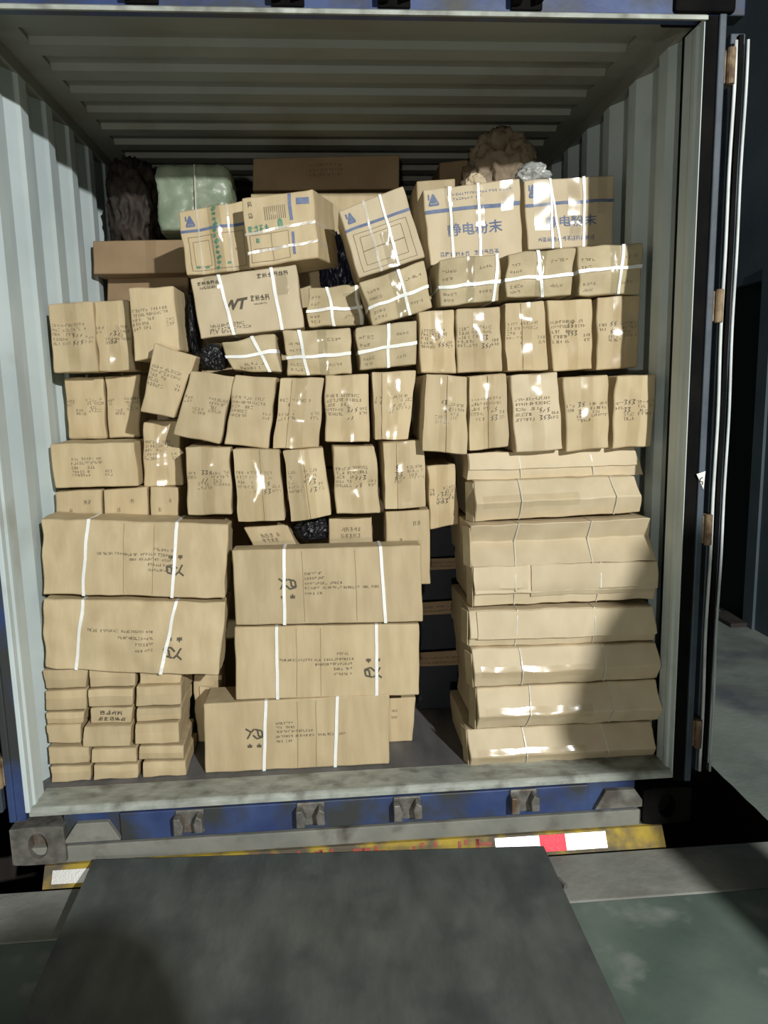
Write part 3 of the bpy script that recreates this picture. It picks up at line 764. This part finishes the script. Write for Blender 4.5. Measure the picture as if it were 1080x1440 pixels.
        return tag(mb.build(name, M[ink], self.root, fixn=False), kind='stuff')

    def patch(self, name, ink, u0, u1, v0, v1, off=0.0006, n=8, m=2, shear=0.0):
        return self.sheet(name, ink, u0, u1, v0, v1, self.surface+off, 0, n, m, shear=shear)

# ---- long cartons, lower left and centre
def logo(c, u, v, s, flip):
    """the angular two-part mark with a pair of small characters under it"""
    mb = MB(); k = -1 if flip else 1
    a, b = s/c.w*k, s/c.h*k
    def q(pts): return [(u+x*a, v+y*b) for x, y in pts]
    for pts in ([(-0.50, 0.50), (-0.20, 0.28), (-0.02, 0.46)], [(-0.22, 0.26), (-0.36, -0.02), (-0.42, -0.10)],
                [(0.02, 0.44), (0.40, 0.34), (0.46, -0.02), (0.12, -0.12), (-0.10, 0.10)], [(0.16, 0.40), (0.22, 0.02), (0.40, 0.02)]):
        c.stroke(mb, q(pts), s*0.10)
    for x in (-0.28, 0.24):
        for pts in ([(x-0.14, -0.52), (x+0.14, -0.52)], [(x, -0.40), (x, -0.66)], [(x-0.12, -0.64), (x, -0.52), (x+0.12, -0.64)]):
            c.stroke(mb, q(pts), s*0.07)
    return tag(mb.build('printed_logo', M['ink'], c.root, fixn=False), kind='stuff')

G_LONG = 'long strapped cartons stacked on the left and centre'
def long_carton(key, label, straps, logo_uv, flip, rows, folds=(), **kw):
    c = Carton(key, 'long_carton', label, group=G_LONG, mat='kraft', nu=32, nv=14, **kw)
    logo(c, logo_uv[0], logo_uv[1], 0.068, flip)
    c.lines(rows, 'ink_pale', h=0.009, step=0.0095, wd=0.0022)
    for (u, du) in straps: c.strap_v(u, du, 0.012)
    if folds:
        mb = MB()
        for u in folds: c.stroke(mb, [(u, 0.03), (u+0.002, 0.5), (u, 0.97)], 0.0016)
        mb.build('fold_line', M['kraft_brown'], c.root, fixn=False)
    return c
long_carton('H1', 'long carton against the left wall, upper of two, with two white straps', [(0.235, 0.03), (0.715, 0.01)], (0.72, 0.42), True,
            [(0.60, 0.715, 0.62), (0.30, 0.715, 0.555), (0.47, 0.715, 0.49), (0.57, 0.715, 0.42), (0.58, 0.715, 0.35)], (0.44, 0.60), bulge=0.012, rough=0.007)
long_carton('H2', 'long sagging carton against the left wall, lower of two, over the small flat cartons', [(0.20, 0.035), (0.70, 0.06)], (0.73, 0.36), True,
            [(0.25, 0.62, 0.58), (0.42, 0.62, 0.49), (0.52, 0.62, 0.41), (0.52, 0.62, 0.33)], (), bulge=0.022, rough=0.010, sag=0.008)
long_carton('H3', 'top long carton in the centre stack, with two bright straps', [(0.265, 0.015), (0.79, -0.015)], (0.285, 0.50), False,
            [(0.375, 0.48, 0.66), (0.375, 0.48, 0.60), (0.375, 0.58, 0.53), (0.375, 0.77, 0.47), (0.375, 0.46, 0.40)], (0.365, 0.645), bulge=0.005)
long_carton('H4', 'middle long carton in the centre stack, printing upside down', [(0.225, 0.0), (0.765, 0.0)], (0.745, 0.38), True,
            [(0.55, 0.635, 0.60), (0.24, 0.635, 0.525), (0.43, 0.635, 0.46), (0.53, 0.635, 0.39), (0.53, 0.635, 0.32)], (0.33, 0.46), bulge=0.004)
long_carton('H5', 'bottom long carton standing on the deck in the centre', [(0.325, 0.015), (0.71, 0.015)], (0.27, 0.50), False,
            [(0.385, 0.485, 0.66), (0.385, 0.485, 0.60), (0.385, 0.585, 0.54), (0.385, 0.77, 0.47), (0.385, 0.48, 0.40)], (0.50, 0.60), bulge=0.004)
c = Carton('H6', 'plain_carton', 'narrow end of a carton on the deck behind the bottom long carton'); c.lines([(0.15, 0.4, 0.7), (0.15, 0.4, 0.55)], 'ink_pale')
c = Carton('H7', 'torn_carton', 'crushed carton squeezed between the small flat cartons and the centre stack', mat='kraft', rough=0.012)
c.sheet('torn_flap', 'kraft', 0.25, 0.98, 0.55, 0.85, 0.012, 0.003, lift=(0.0, 0.05))

# ---- stack of small flat cartons, bottom left
G_SMALL = 'small flat cartons stacked at the bottom left'
ROWN = ['top', 'second', 'third', 'fourth', 'fifth', 'bottom']
COLN = ['left column', 'middle column', 'right column']
for cc in range(3):
    for rr in range(6):
        lab = 'small flat carton, %s in the %s of the bottom left stack' % (ROWN[rr] + ('most' if rr in (0, 5) else ' down'), COLN[cc])
        if (cc, rr) == (1, 2): lab = 'small flat carton with two rows of dark print in the bottom left stack'
        c = Carton('I%d%d' % (cc, rr), 'small_flat_carton', lab, group=G_SMALL, mat='kraft', nu=5, nv=3, bulge=0.004, rough=0.006, bevel=0.004)
        if (cc, rr) == (1, 2): c.lines([(0.25, 0.8, 0.58), (0.2, 0.85, 0.18)], 'ink', h=0.016, step=0.021, wd=0.0034)
        else:   # the lid edge
            c.sheet('lid_flap', 'kraft', 0.01, 0.99, 0.60 if rr % 2 else 0.5, 0.985, 0.002, 0.002, 5, 2, lift=(0, 0))

# ---- long flat cartons at the right
G_FLAT = 'long flat cartons piled against the right wall'
def flat_carton(key, label, profile, cords, flap=None, shine=False, mat='kraft_pale', lid=None):
    c = Carton(key, 'flat_long_carton', label, group=G_FLAT, mat=mat, nu=24, nv=8, profile=profile, bulge=0.003, rough=0.007, bevel=0.004)
    c.surface = 0.001
    if lid:      # folded lid lapping down over the front
        c.sheet('lid_flap', mat, lid[0], lid[1], lid[2], 0.985, 0.006, 0.003, 12, 4)
        if len(lid) > 3: c.sheet('lid_flap', mat, lid[3], lid[4], lid[5], 0.985, 0.006, 0.003, 12, 4)
    for u, du in cords: c.strap_v(u, du, 0.0045, 'cord', 'cord', slack=0.004)
    if shine:
        vv = shine; c.sheet('packing_tape', 'tape', 0.04, 0.62, vv-0.16, vv+0.16, 0.004, 0, 20, 8, 0.0008)
    if flap:     # the side flap standing off at the left end
        mb = MB(); p0 = c.P(0.0, flap[0], 0.0); p1 = c.P(0.0, flap[1], 0.0)
        d = Vector((-flap[2], 0.05, 0.0)); th = Vector((0.003, 0.001, 0))
        a, b, e, f = p0+Vector((-0.002, 0, 0)), p1+Vector((-0.002, 0, 0)), p1+d, p0+d
        for k in (Vector(), th): mb.quad(a-k, b-k, e-k, f-k)
        for s, t in ((a, b), (b, e), (e, f), (f, a)): mb.quad(s, t, t-th, s-th)
        mb.build('side_flap', M['kraft_worn'], c.root)
    return c
flat_carton('J1', 'flat long carton tucked under the upright cartons, top of the right pile', [(0, 0.004), (0.35, 0.0), (0.36, -0.004), (1, 0.006)], [(0.30, 0), (0.72, 0.0)], lid=(0.005, 0.99, 0.38))
flat_carton('J2', 'flat long carton with a taped shiny crease, second from the top of the right pile', [(0, 0.024), (0.50, -0.016), (1, 0.045)], [(0.27, 0.01), (0.84, 0.0)], (0.0, 0.95, 0.022), shine=0.50)
flat_carton('J3', 'flat long carton with a caved-in front, third from the top of the right pile', [(0, -0.030), (0.52, 0.040), (1, -0.004)], [(0.25, 0.03), (0.655, 0.02)], (0.0, 0.95, 0.02))
flat_carton('J4', 'flat long carton with a split lid flap, fourth from the top of the right pile', [(0, 0.030), (0.30, 0.022), (0.32, 0.006), (1, 0.016)], [(0.22, 0), (0.68, 0.015)], (0.0, 1.0, 0.014), lid=(0.0, 0.285, 0.30, 0.305, 0.985, 0.22))
flat_carton('J5', 'flat long carton with an overhanging lid, fourth from the bottom of the right pile', [(0, 0.028), (0.24, 0.020), (0.26, 0.004), (1, 0.020)], [(0.25, 0.01), (0.665, 0.01)], (0.05, 1.0, 0.016), lid=(0.04, 0.985, 0.26))
flat_carton('J6', 'flat long carton with a creased darker front, third from the bottom of the right pile', [(0, 0.022), (0.45, -0.014), (1, 0.020)], [(0.255, 0.0), (0.70, 0.0)], (0.0, 0.9, 0.018), shine=0.42)
flat_carton('J7', 'flat long carton with taped shining edge, second from the bottom of the right pile', [(0, 0.022), (0.40, -0.020), (1, 0.032)], [(0.28, 0.02), (0.73, 0.0)], (0.0, 1.0, 0.016), shine=0.43)
flat_carton('J8', 'flat long carton standing on the deck, bottom of the right pile', [(0, 0.014), (0.34, -0.016), (1, 0.032)], [(0.30, -0.01), (0.73, -0.02)], (0.0, 1.0, 0.012), shine=0.36)

# ---- navy cartons deep in the gap
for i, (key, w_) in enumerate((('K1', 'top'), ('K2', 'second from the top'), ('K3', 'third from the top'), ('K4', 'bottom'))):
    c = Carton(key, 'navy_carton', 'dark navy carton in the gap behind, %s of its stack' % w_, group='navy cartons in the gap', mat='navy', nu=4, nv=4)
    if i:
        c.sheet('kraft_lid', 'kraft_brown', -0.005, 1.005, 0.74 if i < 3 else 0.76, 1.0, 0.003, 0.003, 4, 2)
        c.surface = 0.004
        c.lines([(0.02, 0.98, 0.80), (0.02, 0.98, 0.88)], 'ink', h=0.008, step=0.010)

# ---- upright cartons of the middle rows
def upright(key, label, group, kind=0, seam=None, tape=True, pen=None, mat='kraft', tape_u=0.5, name='upright_carton', **kw):
    c = Carton(key, name, label, group=group, mat=mat, **({'bulge': 0.006, 'rough': 0.0075, 'nu': 10, 'nv': 15} | kw))
    if seam: c.flaps(seam)
    if kind == 0:      # shipping marks from the left edge, figures at the right
        c.lines([(0.05, 0.80, 0.665), (0.05, 0.82, 0.60), (0.05, 0.26, 0.535), (0.36, 0.54, 0.535), (0.04, 0.42, 0.47), (0.04, 0.44, 0.405), (0.78, 0.95, 0.47), (0.78, 0.95, 0.405)], 'ink_pale', h=0.011, step=0.0105)
    elif kind == 1:    # marks split by the seam
        c.lines([(0.04, 0.24, 0.60), (0.04, 0.22, 0.54), (0.55, 0.97, 0.61), (0.58, 0.97, 0.55), (0.62, 0.80, 0.49), (0.26, 0.52, 0.44), (0.60, 0.97, 0.44), (0.26, 0.56, 0.385)], 'ink_pale', h=0.011, step=0.0105)
    elif kind == 2:    # only small marks by the lower edge
        c.lines([(0.30, 0.62, 0.55), (0.66, 0.86, 0.60)], 'ink_pale', h=0.012, step=0.016)
    if pen: c.writing(*pen)
    if tape: c.tape(tape_u)
    return c
GD = 'upright cartons in the upper right row'
upright('D8', 'upright carton, first from the left in the upper right row, beside the strapped boxes', GD, 0, pen=(0.5, 0.55))
upright('D9', 'upright carton, second from the left in the upper right row, with bright tape glare', GD, 0, pen=(0.55, 0.5))
upright('D10', 'upright carton, third from the left in the upper right row', GD, 0, seam=0.38)
upright('D11', 'upright carton, fourth from the left in the upper right row', GD, 0, pen=(0.4, 0.6))
upright('D12', 'upright carton in the upper right row, half shaded, against the right wall', GD, 1, pen=(0.3, 0.6))
GE = 'upright cartons in the lower right row'
upright('E9', 'upright carton jutting forward, first from the left in the lower right row', GE, 1, seam=0.5, pen=(0.38, 0.62))
upright('E10', 'upright carton, second from the left in the lower right row, with an open seam', GE, 0, seam=0.46, pen=(0.55, 0.5))
upright('E11', 'palest upright carton in the lower right row, glare at its top edge', GE, 0, mat='kraft_pale', pen=(0.55, 0.5))
upright('E12', 'upright carton, fourth from the left in the lower right row', GE, 1, pen=(0.3, 0.6))
upright('E13', 'upright carton in the lower right row, half shaded, against the right wall', GE, 1, pen=(0.25, 0.6))
GM = 'upright cartons in the upper centre row'
upright('E4', 'upright carton leaning left, first from the left in the upper centre row', GM, 1, tape=False)
upright('E5', 'upright carton leaning slightly left, second from the left in the upper centre row', GM, 0, tape=False)
upright('E6', 'upright carton with a loose side flap, third from the left in the upper centre row', GM, 0, seam=0.26)
upright('E7', 'upright carton with clear black print, fourth from the left in the upper centre row', GM, 0, pen=(0.5, 0.45))
upright('E8', 'upright carton, fifth from the left in the upper centre row, with a round smudge', GM, 1, pen=(0.4, 0.6), seam=0.2)
GF = 'upright cartons in the lower centre row'
upright('F1', 'upright carton, first from the left in the lower centre row, above the left long cartons', GF, 1, pen=(0.35, 0.6))
upright('F2', 'upright carton, second from the left in the lower centre row', GF, 0, seam=0.55, pen=(0.6, 0.5))
upright('F3', 'upright carton leaning right in the lower centre row', GF, 0, seam=0.45, pen=(0.55, 0.5))
upright('F4', 'upright carton, fourth from the left in the lower centre row', GF, 0, pen=(0.5, 0.5))
upright('F5', 'upright carton, rightmost in the lower centre row', GF, 1, pen=(0.3, 0.6), seam=0.3)
upright('F6', 'upright carton set back in shadow beside the gap, right of the lower centre row', GF, 1, pen=(0.3, 0.5))
GL = 'upright cartons at the left wall'
upright('D1', 'upright carton with shiny tape, touching the left wall, highest of its stack', GL, 0, pen=(0.5, 0.5))
upright('D2', 'upright carton second from the left wall, in the upper row', GL, 1, pen=(0.4, 0.5))
upright('D3', 'upright carton standing forward beside black film, third from the left wall', GL, 0, tape=False)
upright('D4', 'crooked upright carton tilted below the forward carton at the left', GL, 0, tape=False, bulge=0.012, rough=0.010)
upright('E1', 'upright carton set back at the left wall, under the shiny taped carton', GL, 1, tape=False)
upright('E2', 'upright carton set back second from the left wall, lower row', GL, 1, tape=False)
upright('E3', 'narrow upright carton in shade above the row of half hidden cartons', GL, 0, tape=True)
c = Carton('F0', 'wide_carton', 'wide carton lying at the left wall with five printed lines', mat='kraft', nu=10, nv=5, bulge=0.004, rough=0.005)
c.lines([(0.24, 0.60, 0.62), (0.24, 0.60, 0.53), (0.24, 0.32, 0.43), (0.42, 0.52, 0.43), (0.24, 0.45, 0.34), (0.24, 0.45, 0.26), (0.62, 0.70, 0.34), (0.62, 0.70, 0.26)], 'ink_pale', h=0.010, step=0.010)
GG = 'half hidden cartons above the long cartons'
for key, lab in (('G1', 'half hidden carton touching the left wall, under the wide carton'), ('G2', 'half hidden carton with a creased corner, under the wide carton'), ('G3', 'half hidden narrow carton under the narrow shaded carton'),
                 ('G4', 'half hidden carton lying askew above the top centre long carton'), ('G5', 'half hidden carton above the middle of the top centre long carton'), ('G6', 'carton behind the right end of the top centre long carton')):
    c = Carton(key, 'half_hidden_carton', lab, group=GG, mat='kraft', nu=6, nv=6, bulge=0.003, rough=0.004)
    vv = 0.62 if key in ('G1', 'G2', 'G3', 'G4', 'G5') else 0.80
    c.lines([(0.30, 0.42, vv-0.22), (0.62, 0.76, vv)] if key[1] in '1236' else [(0.30, 0.75, vv+0.12), (0.28, 0.78, vv)], 'ink_pale', h=0.017, step=0.016, wd=0.002)

# ---- strapped boxes
GS = 'small cartons bound with crossed white straps'
def strapped(key, label, v, dv, us, marks, filmu=None, mat='kraft_worn', sagv=0.0):
    c = Carton(key, 'strapped_carton', label, group=GS, mat=mat, nu=14, nv=10, bulge=0.010, rough=0.012)
    c.lines(marks, 'ink_pale', h=0.010, step=0.013)
    if filmu is not None: c.sheet('clear_film', 'film', filmu-0.07, filmu+0.07, 0.01, 0.99, 0.003, 0, 6, 14, 0.004)
    c.strap_h(v, dv, 0.0125, sagv=sagv)
    for (u, du) in us: c.strap_v(u, du, 0.0125)
    return c
TX = [(0.06, 0.26, 0.70), (0.06, 0.24, 0.54), (0.06, 0.26, 0.22), (0.06, 0.24, 0.10), (0.66, 0.9, 0.72), (0.66, 0.88, 0.2)]
strapped('C2', 'crumpled strapped carton in a dark hollow right of the letters carton', 0.42, 0.05, [(0.42, -0.10), (0.93, -0.05)], TX)
strapped('C3', 'tilted strapped carton under the leaning printed carton', 0.42, 0.06, [(0.60, -0.02)], TX, 0.50)
strapped('C4', 'strapped carton, first from the left under the blue-lettered cartons', 0.40, 0.0, [(0.93, 0.06)], TX, 0.52)
strapped('C5', 'strapped carton, middle of three under the blue-lettered cartons', 0.42, 0.02, [(0.50, -0.12)], TX, 0.5)
strapped('C6', 'strapped carton, nearest the right wall, half shaded', 0.52, 0.04, [(0.66, 0.06)], TX, 0.56)
strapped('D5', 'twisted strapped carton with a dark hole, first from the left above the centre row', 0.50, 0.08, [(0.66, -0.18)], [(0.3, 0.7, 0.2), (0.2, 0.6, 0.08)])
strapped('D6', 'strapped carton, middle of three above the centre row', 0.42, 0.02, [(0.28, -0.08)], TX, 0.58)
strapped('D7', 'strapped carton, third from the left above the centre row', 0.46, 0.08, [(0.52, 0.03)], TX)

# ---- printed cartons of the top rows
GP = 'large cartons with blue printed bands'
def badge(c, u0, u1, v0, v1, ink='ink_blue'):
    mb = MB()
    um, h = (u0+u1)/2, v1-v0
    w = 0.006
    c.stroke(mb, [(u0, v0), (um, v1), (u1, v0), (u0, v0)], w); c.stroke(mb, [(um, v0+h*0.15), (um, v1-h*0.2)], w*2.4)
    c.stroke(mb, [(u0, v1), (u0, v0+h*0.5)], w); c.stroke(mb, [(u0, v0), (u1, v0)], w*1.5); c.stroke(mb, [(u0+0.02, v0+h*0.3), (u1-0.02, v0+h*0.3)], w*1.5)
    return mb.build('printed_badge', M[ink], c.root, fixn=False)
def frame_lines(c, rects, ink='ink_pale', w=0.002):
    mb = MB()
    for (a, b, d, e) in rects: c.stroke(mb, [(a, d), (b, d), (b, e), (a, e), (a, d)], w)
    return mb.build('printed_frame', M[ink], c.root, fixn=False)

c = Carton('B4', 'blue_lettered_carton', 'carton lettered in blue with a blue band, left of the pair on top', group=GP, mat='kraft_pale', nu=18, nv=14, bulge=0.006, rough=0.005)
c.patch('blue_band', 'ink_blue', 0.005, 0.995, 0.675, 0.725, n=14)
badge(c, 0.05, 0.145, 0.79, 0.93)
c.type('静电粉末', 0.215, 0.79, 0.36, 0.52, 'ink_blue', bold=0.012)
c.lines([(0.30, 0.66, 0.88), (0.30, 0.60, 0.82), (0.68, 0.92, 0.88)], 'ink_blue', h=0.008, step=0.012)
c.lines([(0.12, 0.76, 0.10)], 'ink_blue', h=0.018, step=0.021, wd=0.0025)
c.tape(0.255, 0.028, 0.35, 1.0, mat='film', wave=0.004); c.tape(0.86, 0.052, 0.62, 1.0, mat='tape_wide', wave=0.002); c.tape(0.56, 0.04, 0.45, 1.0, mat='tape', wave=0.003)
c.strap_v(0.26, 0.02, 0.011); c.strap_v(0.555, 0.02, 0.011)
c = Carton('B5', 'blue_lettered_carton', 'carton lettered in blue under wide glaring tape, right of the pair on top', group=GP, mat='kraft_pale', nu=18, nv=14, bulge=0.006, rough=0.005)
c.patch('blue_band', 'ink_blue', 0.005, 0.995, 0.62, 0.665, n=14)
badge(c, 0.05, 0.12, 0.76, 0.92)
c.type('静电粉末', 0.22, 0.80, 0.30, 0.46, 'ink_blue', bold=0.012)
c.lines([(0.12, 0.8, 0.10)], 'ink_blue', h=0.018, step=0.021, wd=0.0025)
c.tape(0.18, 0.066, 0.27, 1.0, mat='tape_wide', wave=0.0); c.tape(0.54, 0.050, 0.45, 1.0, mat='tape_wide', wave=0.001); c.tape(0.55, 0.050, 0.15, 0.45, mat='film', wave=0.004, wrap=0, shear=0.02); c.tape(0.86, 0.040, 0.45, 1.0, mat='tape_wide', wave=0.001)
c.strap_v(0.285, -0.01, 0.009); c.strap_v(0.33, -0.11, 0.008); c.strap_v(0.655, 0.0, 0.011)

c = Carton('B1', 'printed_carton', 'printed carton with a blue band and green marks, left end of the top row', group=GP, mat='kraft', nu=14, nv=14, bulge=0.006, rough=0.006)
c.patch('blue_band', 'ink_blue', 0.005, 0.995, 0.655, 0.695, n=10)
badge(c, 0.09, 0.21, 0.75, 0.90)
frame_lines(c, [(0.10, 0.92, 0.06, 0.58), (0.10, 0.45, 0.06, 0.58), (0.16, 0.40, 0.12, 0.5)])
g = MB()
for i in range(12): c.stroke(g, [(0.50+0.02*math.sin(i), 0.97-i*0.08), (0.52+0.02*math.cos(i*2), 0.93-i*0.08)], 0.014 if i % 3 else 0.02)
for x, z in ((0.16, 0.10), (0.30, 0.09), (0.64, 0.12)): c.stroke(g, [(x, z), (x+0.03, z+0.03), (x+0.05, z)], 0.008)
tag(g.build('green_marks', M['ink_green'], c.root, fixn=False), kind='stuff')
c.tape(0.52, 0.05, 0.0, 1.0, mat='film', wave=0.002)
c.strap_v(0.26, 0.02, 0.008, 'plastic_pale'); c.strap_v(0.72, 0.0, 0.008, 'plastic_pale')
c = Carton('B2', 'printed_carton', 'printed carton turned on its end with green characters, next to the green bundle', group=GP, mat='kraft', nu=14, nv=14, bulge=0.006, rough=0.006)
c.patch('blue_band', 'ink_blue', 0.645, 0.69, 0.60, 0.985, n=3, m=8); c.patch('blue_band', 'ink_blue', 0.645, 0.685, 0.10, 0.42, n=3, m=6)
frame_lines(c, [(0.05, 0.6, 0.06, 0.45), (0.05, 0.36, 0.06, 0.45), (0.1, 0.6, 0.22, 0.24)])
g = MB(); r_ = random.Random(3)
for k in range(4): c.glyph(g, 0.05+k*0.075, 0.50, 0.06, 0.085, r_, 0.005)
c.stroke(g, [(0.48, 0.50), (0.48, 0.62), (0.52, 0.62), (0.52, 0.52)], 0.009); c.glyph(g, 0.14, 0.33, 0.05, 0.07, r_, 0.005)
tag(g.build('green_characters', M['ink_green'], c.root, fixn=False), kind='stuff')
g = MB()
for k in range(11): c.stroke(g, [(0.30+k*0.029, 0.64), (0.30+k*0.029, 0.84)], 0.0035)
for z in (0.70, 0.86): c.glyph(g, 0.08, z, 0.06, 0.07, r_, 0.004)
tag(g.build('printed_bars', M['ink_pale'], c.root, fixn=False), kind='stuff')
c.patch('printed_patch', 'ink_blue', 0.76, 0.93, 0.80, 0.90, n=4)
c.strap_h(0.50, 0.05, 0.010, 'plastic_pale'); c.strap_h(0.22, 0.05, 0.010, 'plastic_pale')
c = Carton('B3', 'printed_carton', 'printed carton leaning to the left with a blue band, centre of the top row', group=GP, mat='kraft_pale', nu=14, nv=14, bulge=0.006, rough=0.005)
c.patch('blue_band', 'ink_blue', 0.005, 0.995, 0.665, 0.705, n=10)
badge(c, 0.08, 0.19, 0.78, 0.92)
frame_lines(c, [(0.10, 0.90, 0.06, 0.60), (0.18, 0.80, 0.14, 0.54), (0.18, 0.80, 0.34, 0.345)])
c.sheet('clear_film', 'film', 0.46, 0.64, 0.0, 0.5, 0.004, 0, 7, 14, 0.006)
c.strap_v(0.36, 0.03, 0.010, 'plastic_pale'); c.strap_v(0.62, 0.02, 0.010)

c = Carton('C1', 'letters_carton', 'kraft carton with the bold black letters WT and two straps', mat='kraft_pale', nu=20, nv=12, bulge=0.006, rough=0.005)
c.type('WT', 0.245, 0.47, 0.40, 0.58, 'ink', slant=0.035, bold=0.05)
c.lines([(0.53, 0.70, 0.50)], 'ink', h=0.022, step=0.020, wd=0.0032)
c.lines([(0.55, 0.68, 0.44)], 'ink_pale', h=0.006, step=0.007)
c.lines([(0.06, 0.25, 0.86)], 'ink', h=0.013, step=0.017, wd=0.0028); c.lines([(0.06, 0.22, 0.79)], 'ink', h=0.010, step=0.012)
c.lines([(0.62, 0.90, 0.86)], 'ink', h=0.017, step=0.021, wd=0.0028)
c.lines([(0.10, 0.45, 0.165), (0.10, 0.50, 0.10), (0.10, 0.36, 0.045)], 'ink', h=0.011, step=0.012)
c.strap_v(0.295, -0.06, 0.013); c.strap_v(0.775, -0.03, 0.013)
c.sheet('clear_film', 'film', 0.79, 0.90, 0.55, 0.93, 0.004, 0, 6, 8, 0.005); c.sheet('clear_film', 'film', 0.12, 0.27, 0.78, 0.99, 0.004, 0, 6, 8, 0.004)

# ---- cartons at the back of the load
GB = 'brown cartons at the back of the load'
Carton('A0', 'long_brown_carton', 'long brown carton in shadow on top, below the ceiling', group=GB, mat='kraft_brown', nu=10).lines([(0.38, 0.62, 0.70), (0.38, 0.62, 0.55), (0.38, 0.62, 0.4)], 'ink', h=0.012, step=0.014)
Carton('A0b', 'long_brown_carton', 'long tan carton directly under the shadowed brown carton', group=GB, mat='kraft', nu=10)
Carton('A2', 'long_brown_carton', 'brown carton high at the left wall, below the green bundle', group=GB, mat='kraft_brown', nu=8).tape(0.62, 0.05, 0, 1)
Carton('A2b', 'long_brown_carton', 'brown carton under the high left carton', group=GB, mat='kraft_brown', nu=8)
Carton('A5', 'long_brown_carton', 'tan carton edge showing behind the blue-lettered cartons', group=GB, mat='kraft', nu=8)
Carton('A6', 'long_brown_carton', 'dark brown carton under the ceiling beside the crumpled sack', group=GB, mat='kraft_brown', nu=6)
CARTONS.update({
    'S1': ((-1160, 1050, 1840), (-470, 1050, 1840), (-470, 1050, 950), (-1160, 1050, 950), 900, 0, 0),
    'S2': ((-1160, 1050, 940), (-470, 1050, 940), (-470, 1050, 1), (-1160, 1050, 1), 900, 0, 0),
    'S3': ((-460, 1050, 2150), (370, 1050, 2150), (370, 1050, 1090), (-460, 1050, 1090), 900, 0, 0),
    'S4': ((-460, 1050, 1080), (370, 1050, 1080), (370, 1050, 1), (-460, 1050, 1), 900, 0, 0),
    'S5': ((380, 1060, 2165), (1160, 1060, 2165), (1160, 1060, 1090), (380, 1060, 1090), 900, 0, 0),
    'S6': ((380, 1060, 1080), (1160, 1060, 1080), (1160, 1060, 1), (380, 1060, 1), 900, 0, 0)})
for key in ('S1', 'S2', 'S3', 'S4', 'S5', 'S6'):
    Carton(key, 'large_carton', 'large plain carton buried behind the front cartons', group='large cartons buried in the load', mat='kraft', nu=3, nv=3)

# ------------------------------------------------------------------ bundles, bags and film
def crumpled(name, label, cat, loc, rad, mat, seed, amp=0.18, freq=3.0, power=2.0, flat=0.0, parent=None):
    """a soft crumpled bundle: a super-ellipsoid folded by ridged noise"""
    bm = bmesh.new(); bmesh.ops.create_icosphere(bm, subdivisions=5, radius=1)
    for v in bm.verts:
        d = v.co.normalized()
        k = (abs(d.x)**power+abs(d.y)**power+abs(d.z)**power)**(-1/power)
        q = d*freq+Vector((seed*3.1, seed*1.7, seed))
        n_ = 1-2*abs(noise.noise(q)); n2 = 1-2*abs(noise.noise(q*2.3))
        r = k*(1+amp*(n_-0.4)+amp*0.45*(n2-0.4))
        v.co = Vector((d.x*r*rad[0], d.y*r*rad[1], max(d.z*r, -0.9)*rad[2]))
    me = bpy.data.meshes.new(name); bm.to_mesh(me); bm.free()
    me.materials.append(M[mat]); me.polygons.foreach_set('use_smooth', [True]*len(me.polygons))
    o = bpy.data.objects.new(name, me); o.location = loc; col.objects.link(o)
    if parent: o.parent = parent
    elif label: tag(o, label, cat)
    return o
crumpled('wrapped_bundle', 'pale green film-wrapped bundle standing high at the left', 'bundle', (-0.665, 1.36, 2.345), (0.170, 0.15, 0.155), 'green_wrap', 2, amp=0.06, freq=3.2, power=10)
q = MB(); q.tube([(-0.655, 1.19, 2.20), (-0.652, 1.185, 2.3), (-0.65, 1.187, 2.4), (-0.65, 1.20, 2.49), (-0.65, 1.25, 2.505)], 0.004, 6); q.build('cord', M['cord'], bpy.data.objects['wrapped_bundle'])
crumpled('brown_sack', 'crumpled brown woven sack pushed up under the ceiling at the right', 'sack', (0.79, 1.20, 2.40), (0.165, 0.14, 0.215), 'sack', 4, amp=0.30, freq=2.2)
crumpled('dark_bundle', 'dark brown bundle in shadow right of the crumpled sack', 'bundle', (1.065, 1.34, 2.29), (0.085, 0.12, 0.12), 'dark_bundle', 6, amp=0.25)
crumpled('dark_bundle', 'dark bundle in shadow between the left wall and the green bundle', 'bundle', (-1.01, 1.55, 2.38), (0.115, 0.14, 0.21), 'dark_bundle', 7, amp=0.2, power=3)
crumpled('plastic_scrap', 'crumpled pale plastic scrap on the right blue-lettered carton', 'plastic bag', (0.845, 0.84, 2.345), (0.065, 0.05, 0.045), 'scrap_grey', 9, amp=0.35, freq=1.3)
crumpled('paper_scrap', 'torn tan paper scrap sticking up behind the left blue-lettered carton', 'paper', (0.60, 0.86, 2.315), (0.038, 0.02, 0.036), 'kraft_pale', 11, amp=0.5, freq=1.6)
crumpled('black_film', 'black plastic film bunched right of the forward left carton', 'plastic film', (-0.606, 0.70, 1.71), (0.014, 0.11, 0.14), 'black_film', 13, amp=0.3)
crumpled('black_film', 'black plastic film stuffed beside the twisted strapped carton', 'plastic film', (-0.515, 0.52, 1.58), (0.050, 0.06, 0.05), 'black_film', 15, amp=0.3)
crumpled('black_film', 'black plastic film in the hole between the half hidden centre cartons', 'plastic film', (-0.150, 0.47, 0.905), (0.065, 0.06, 0.055), 'black_film', 17, amp=0.3)
crumpled('navy_bag', 'dark navy plastic bag in the hollow between the printed cartons', 'plastic bag', (-0.01, 0.965, 1.97), (0.07, 0.05, 0.15), 'navy_film', 19, amp=0.25)
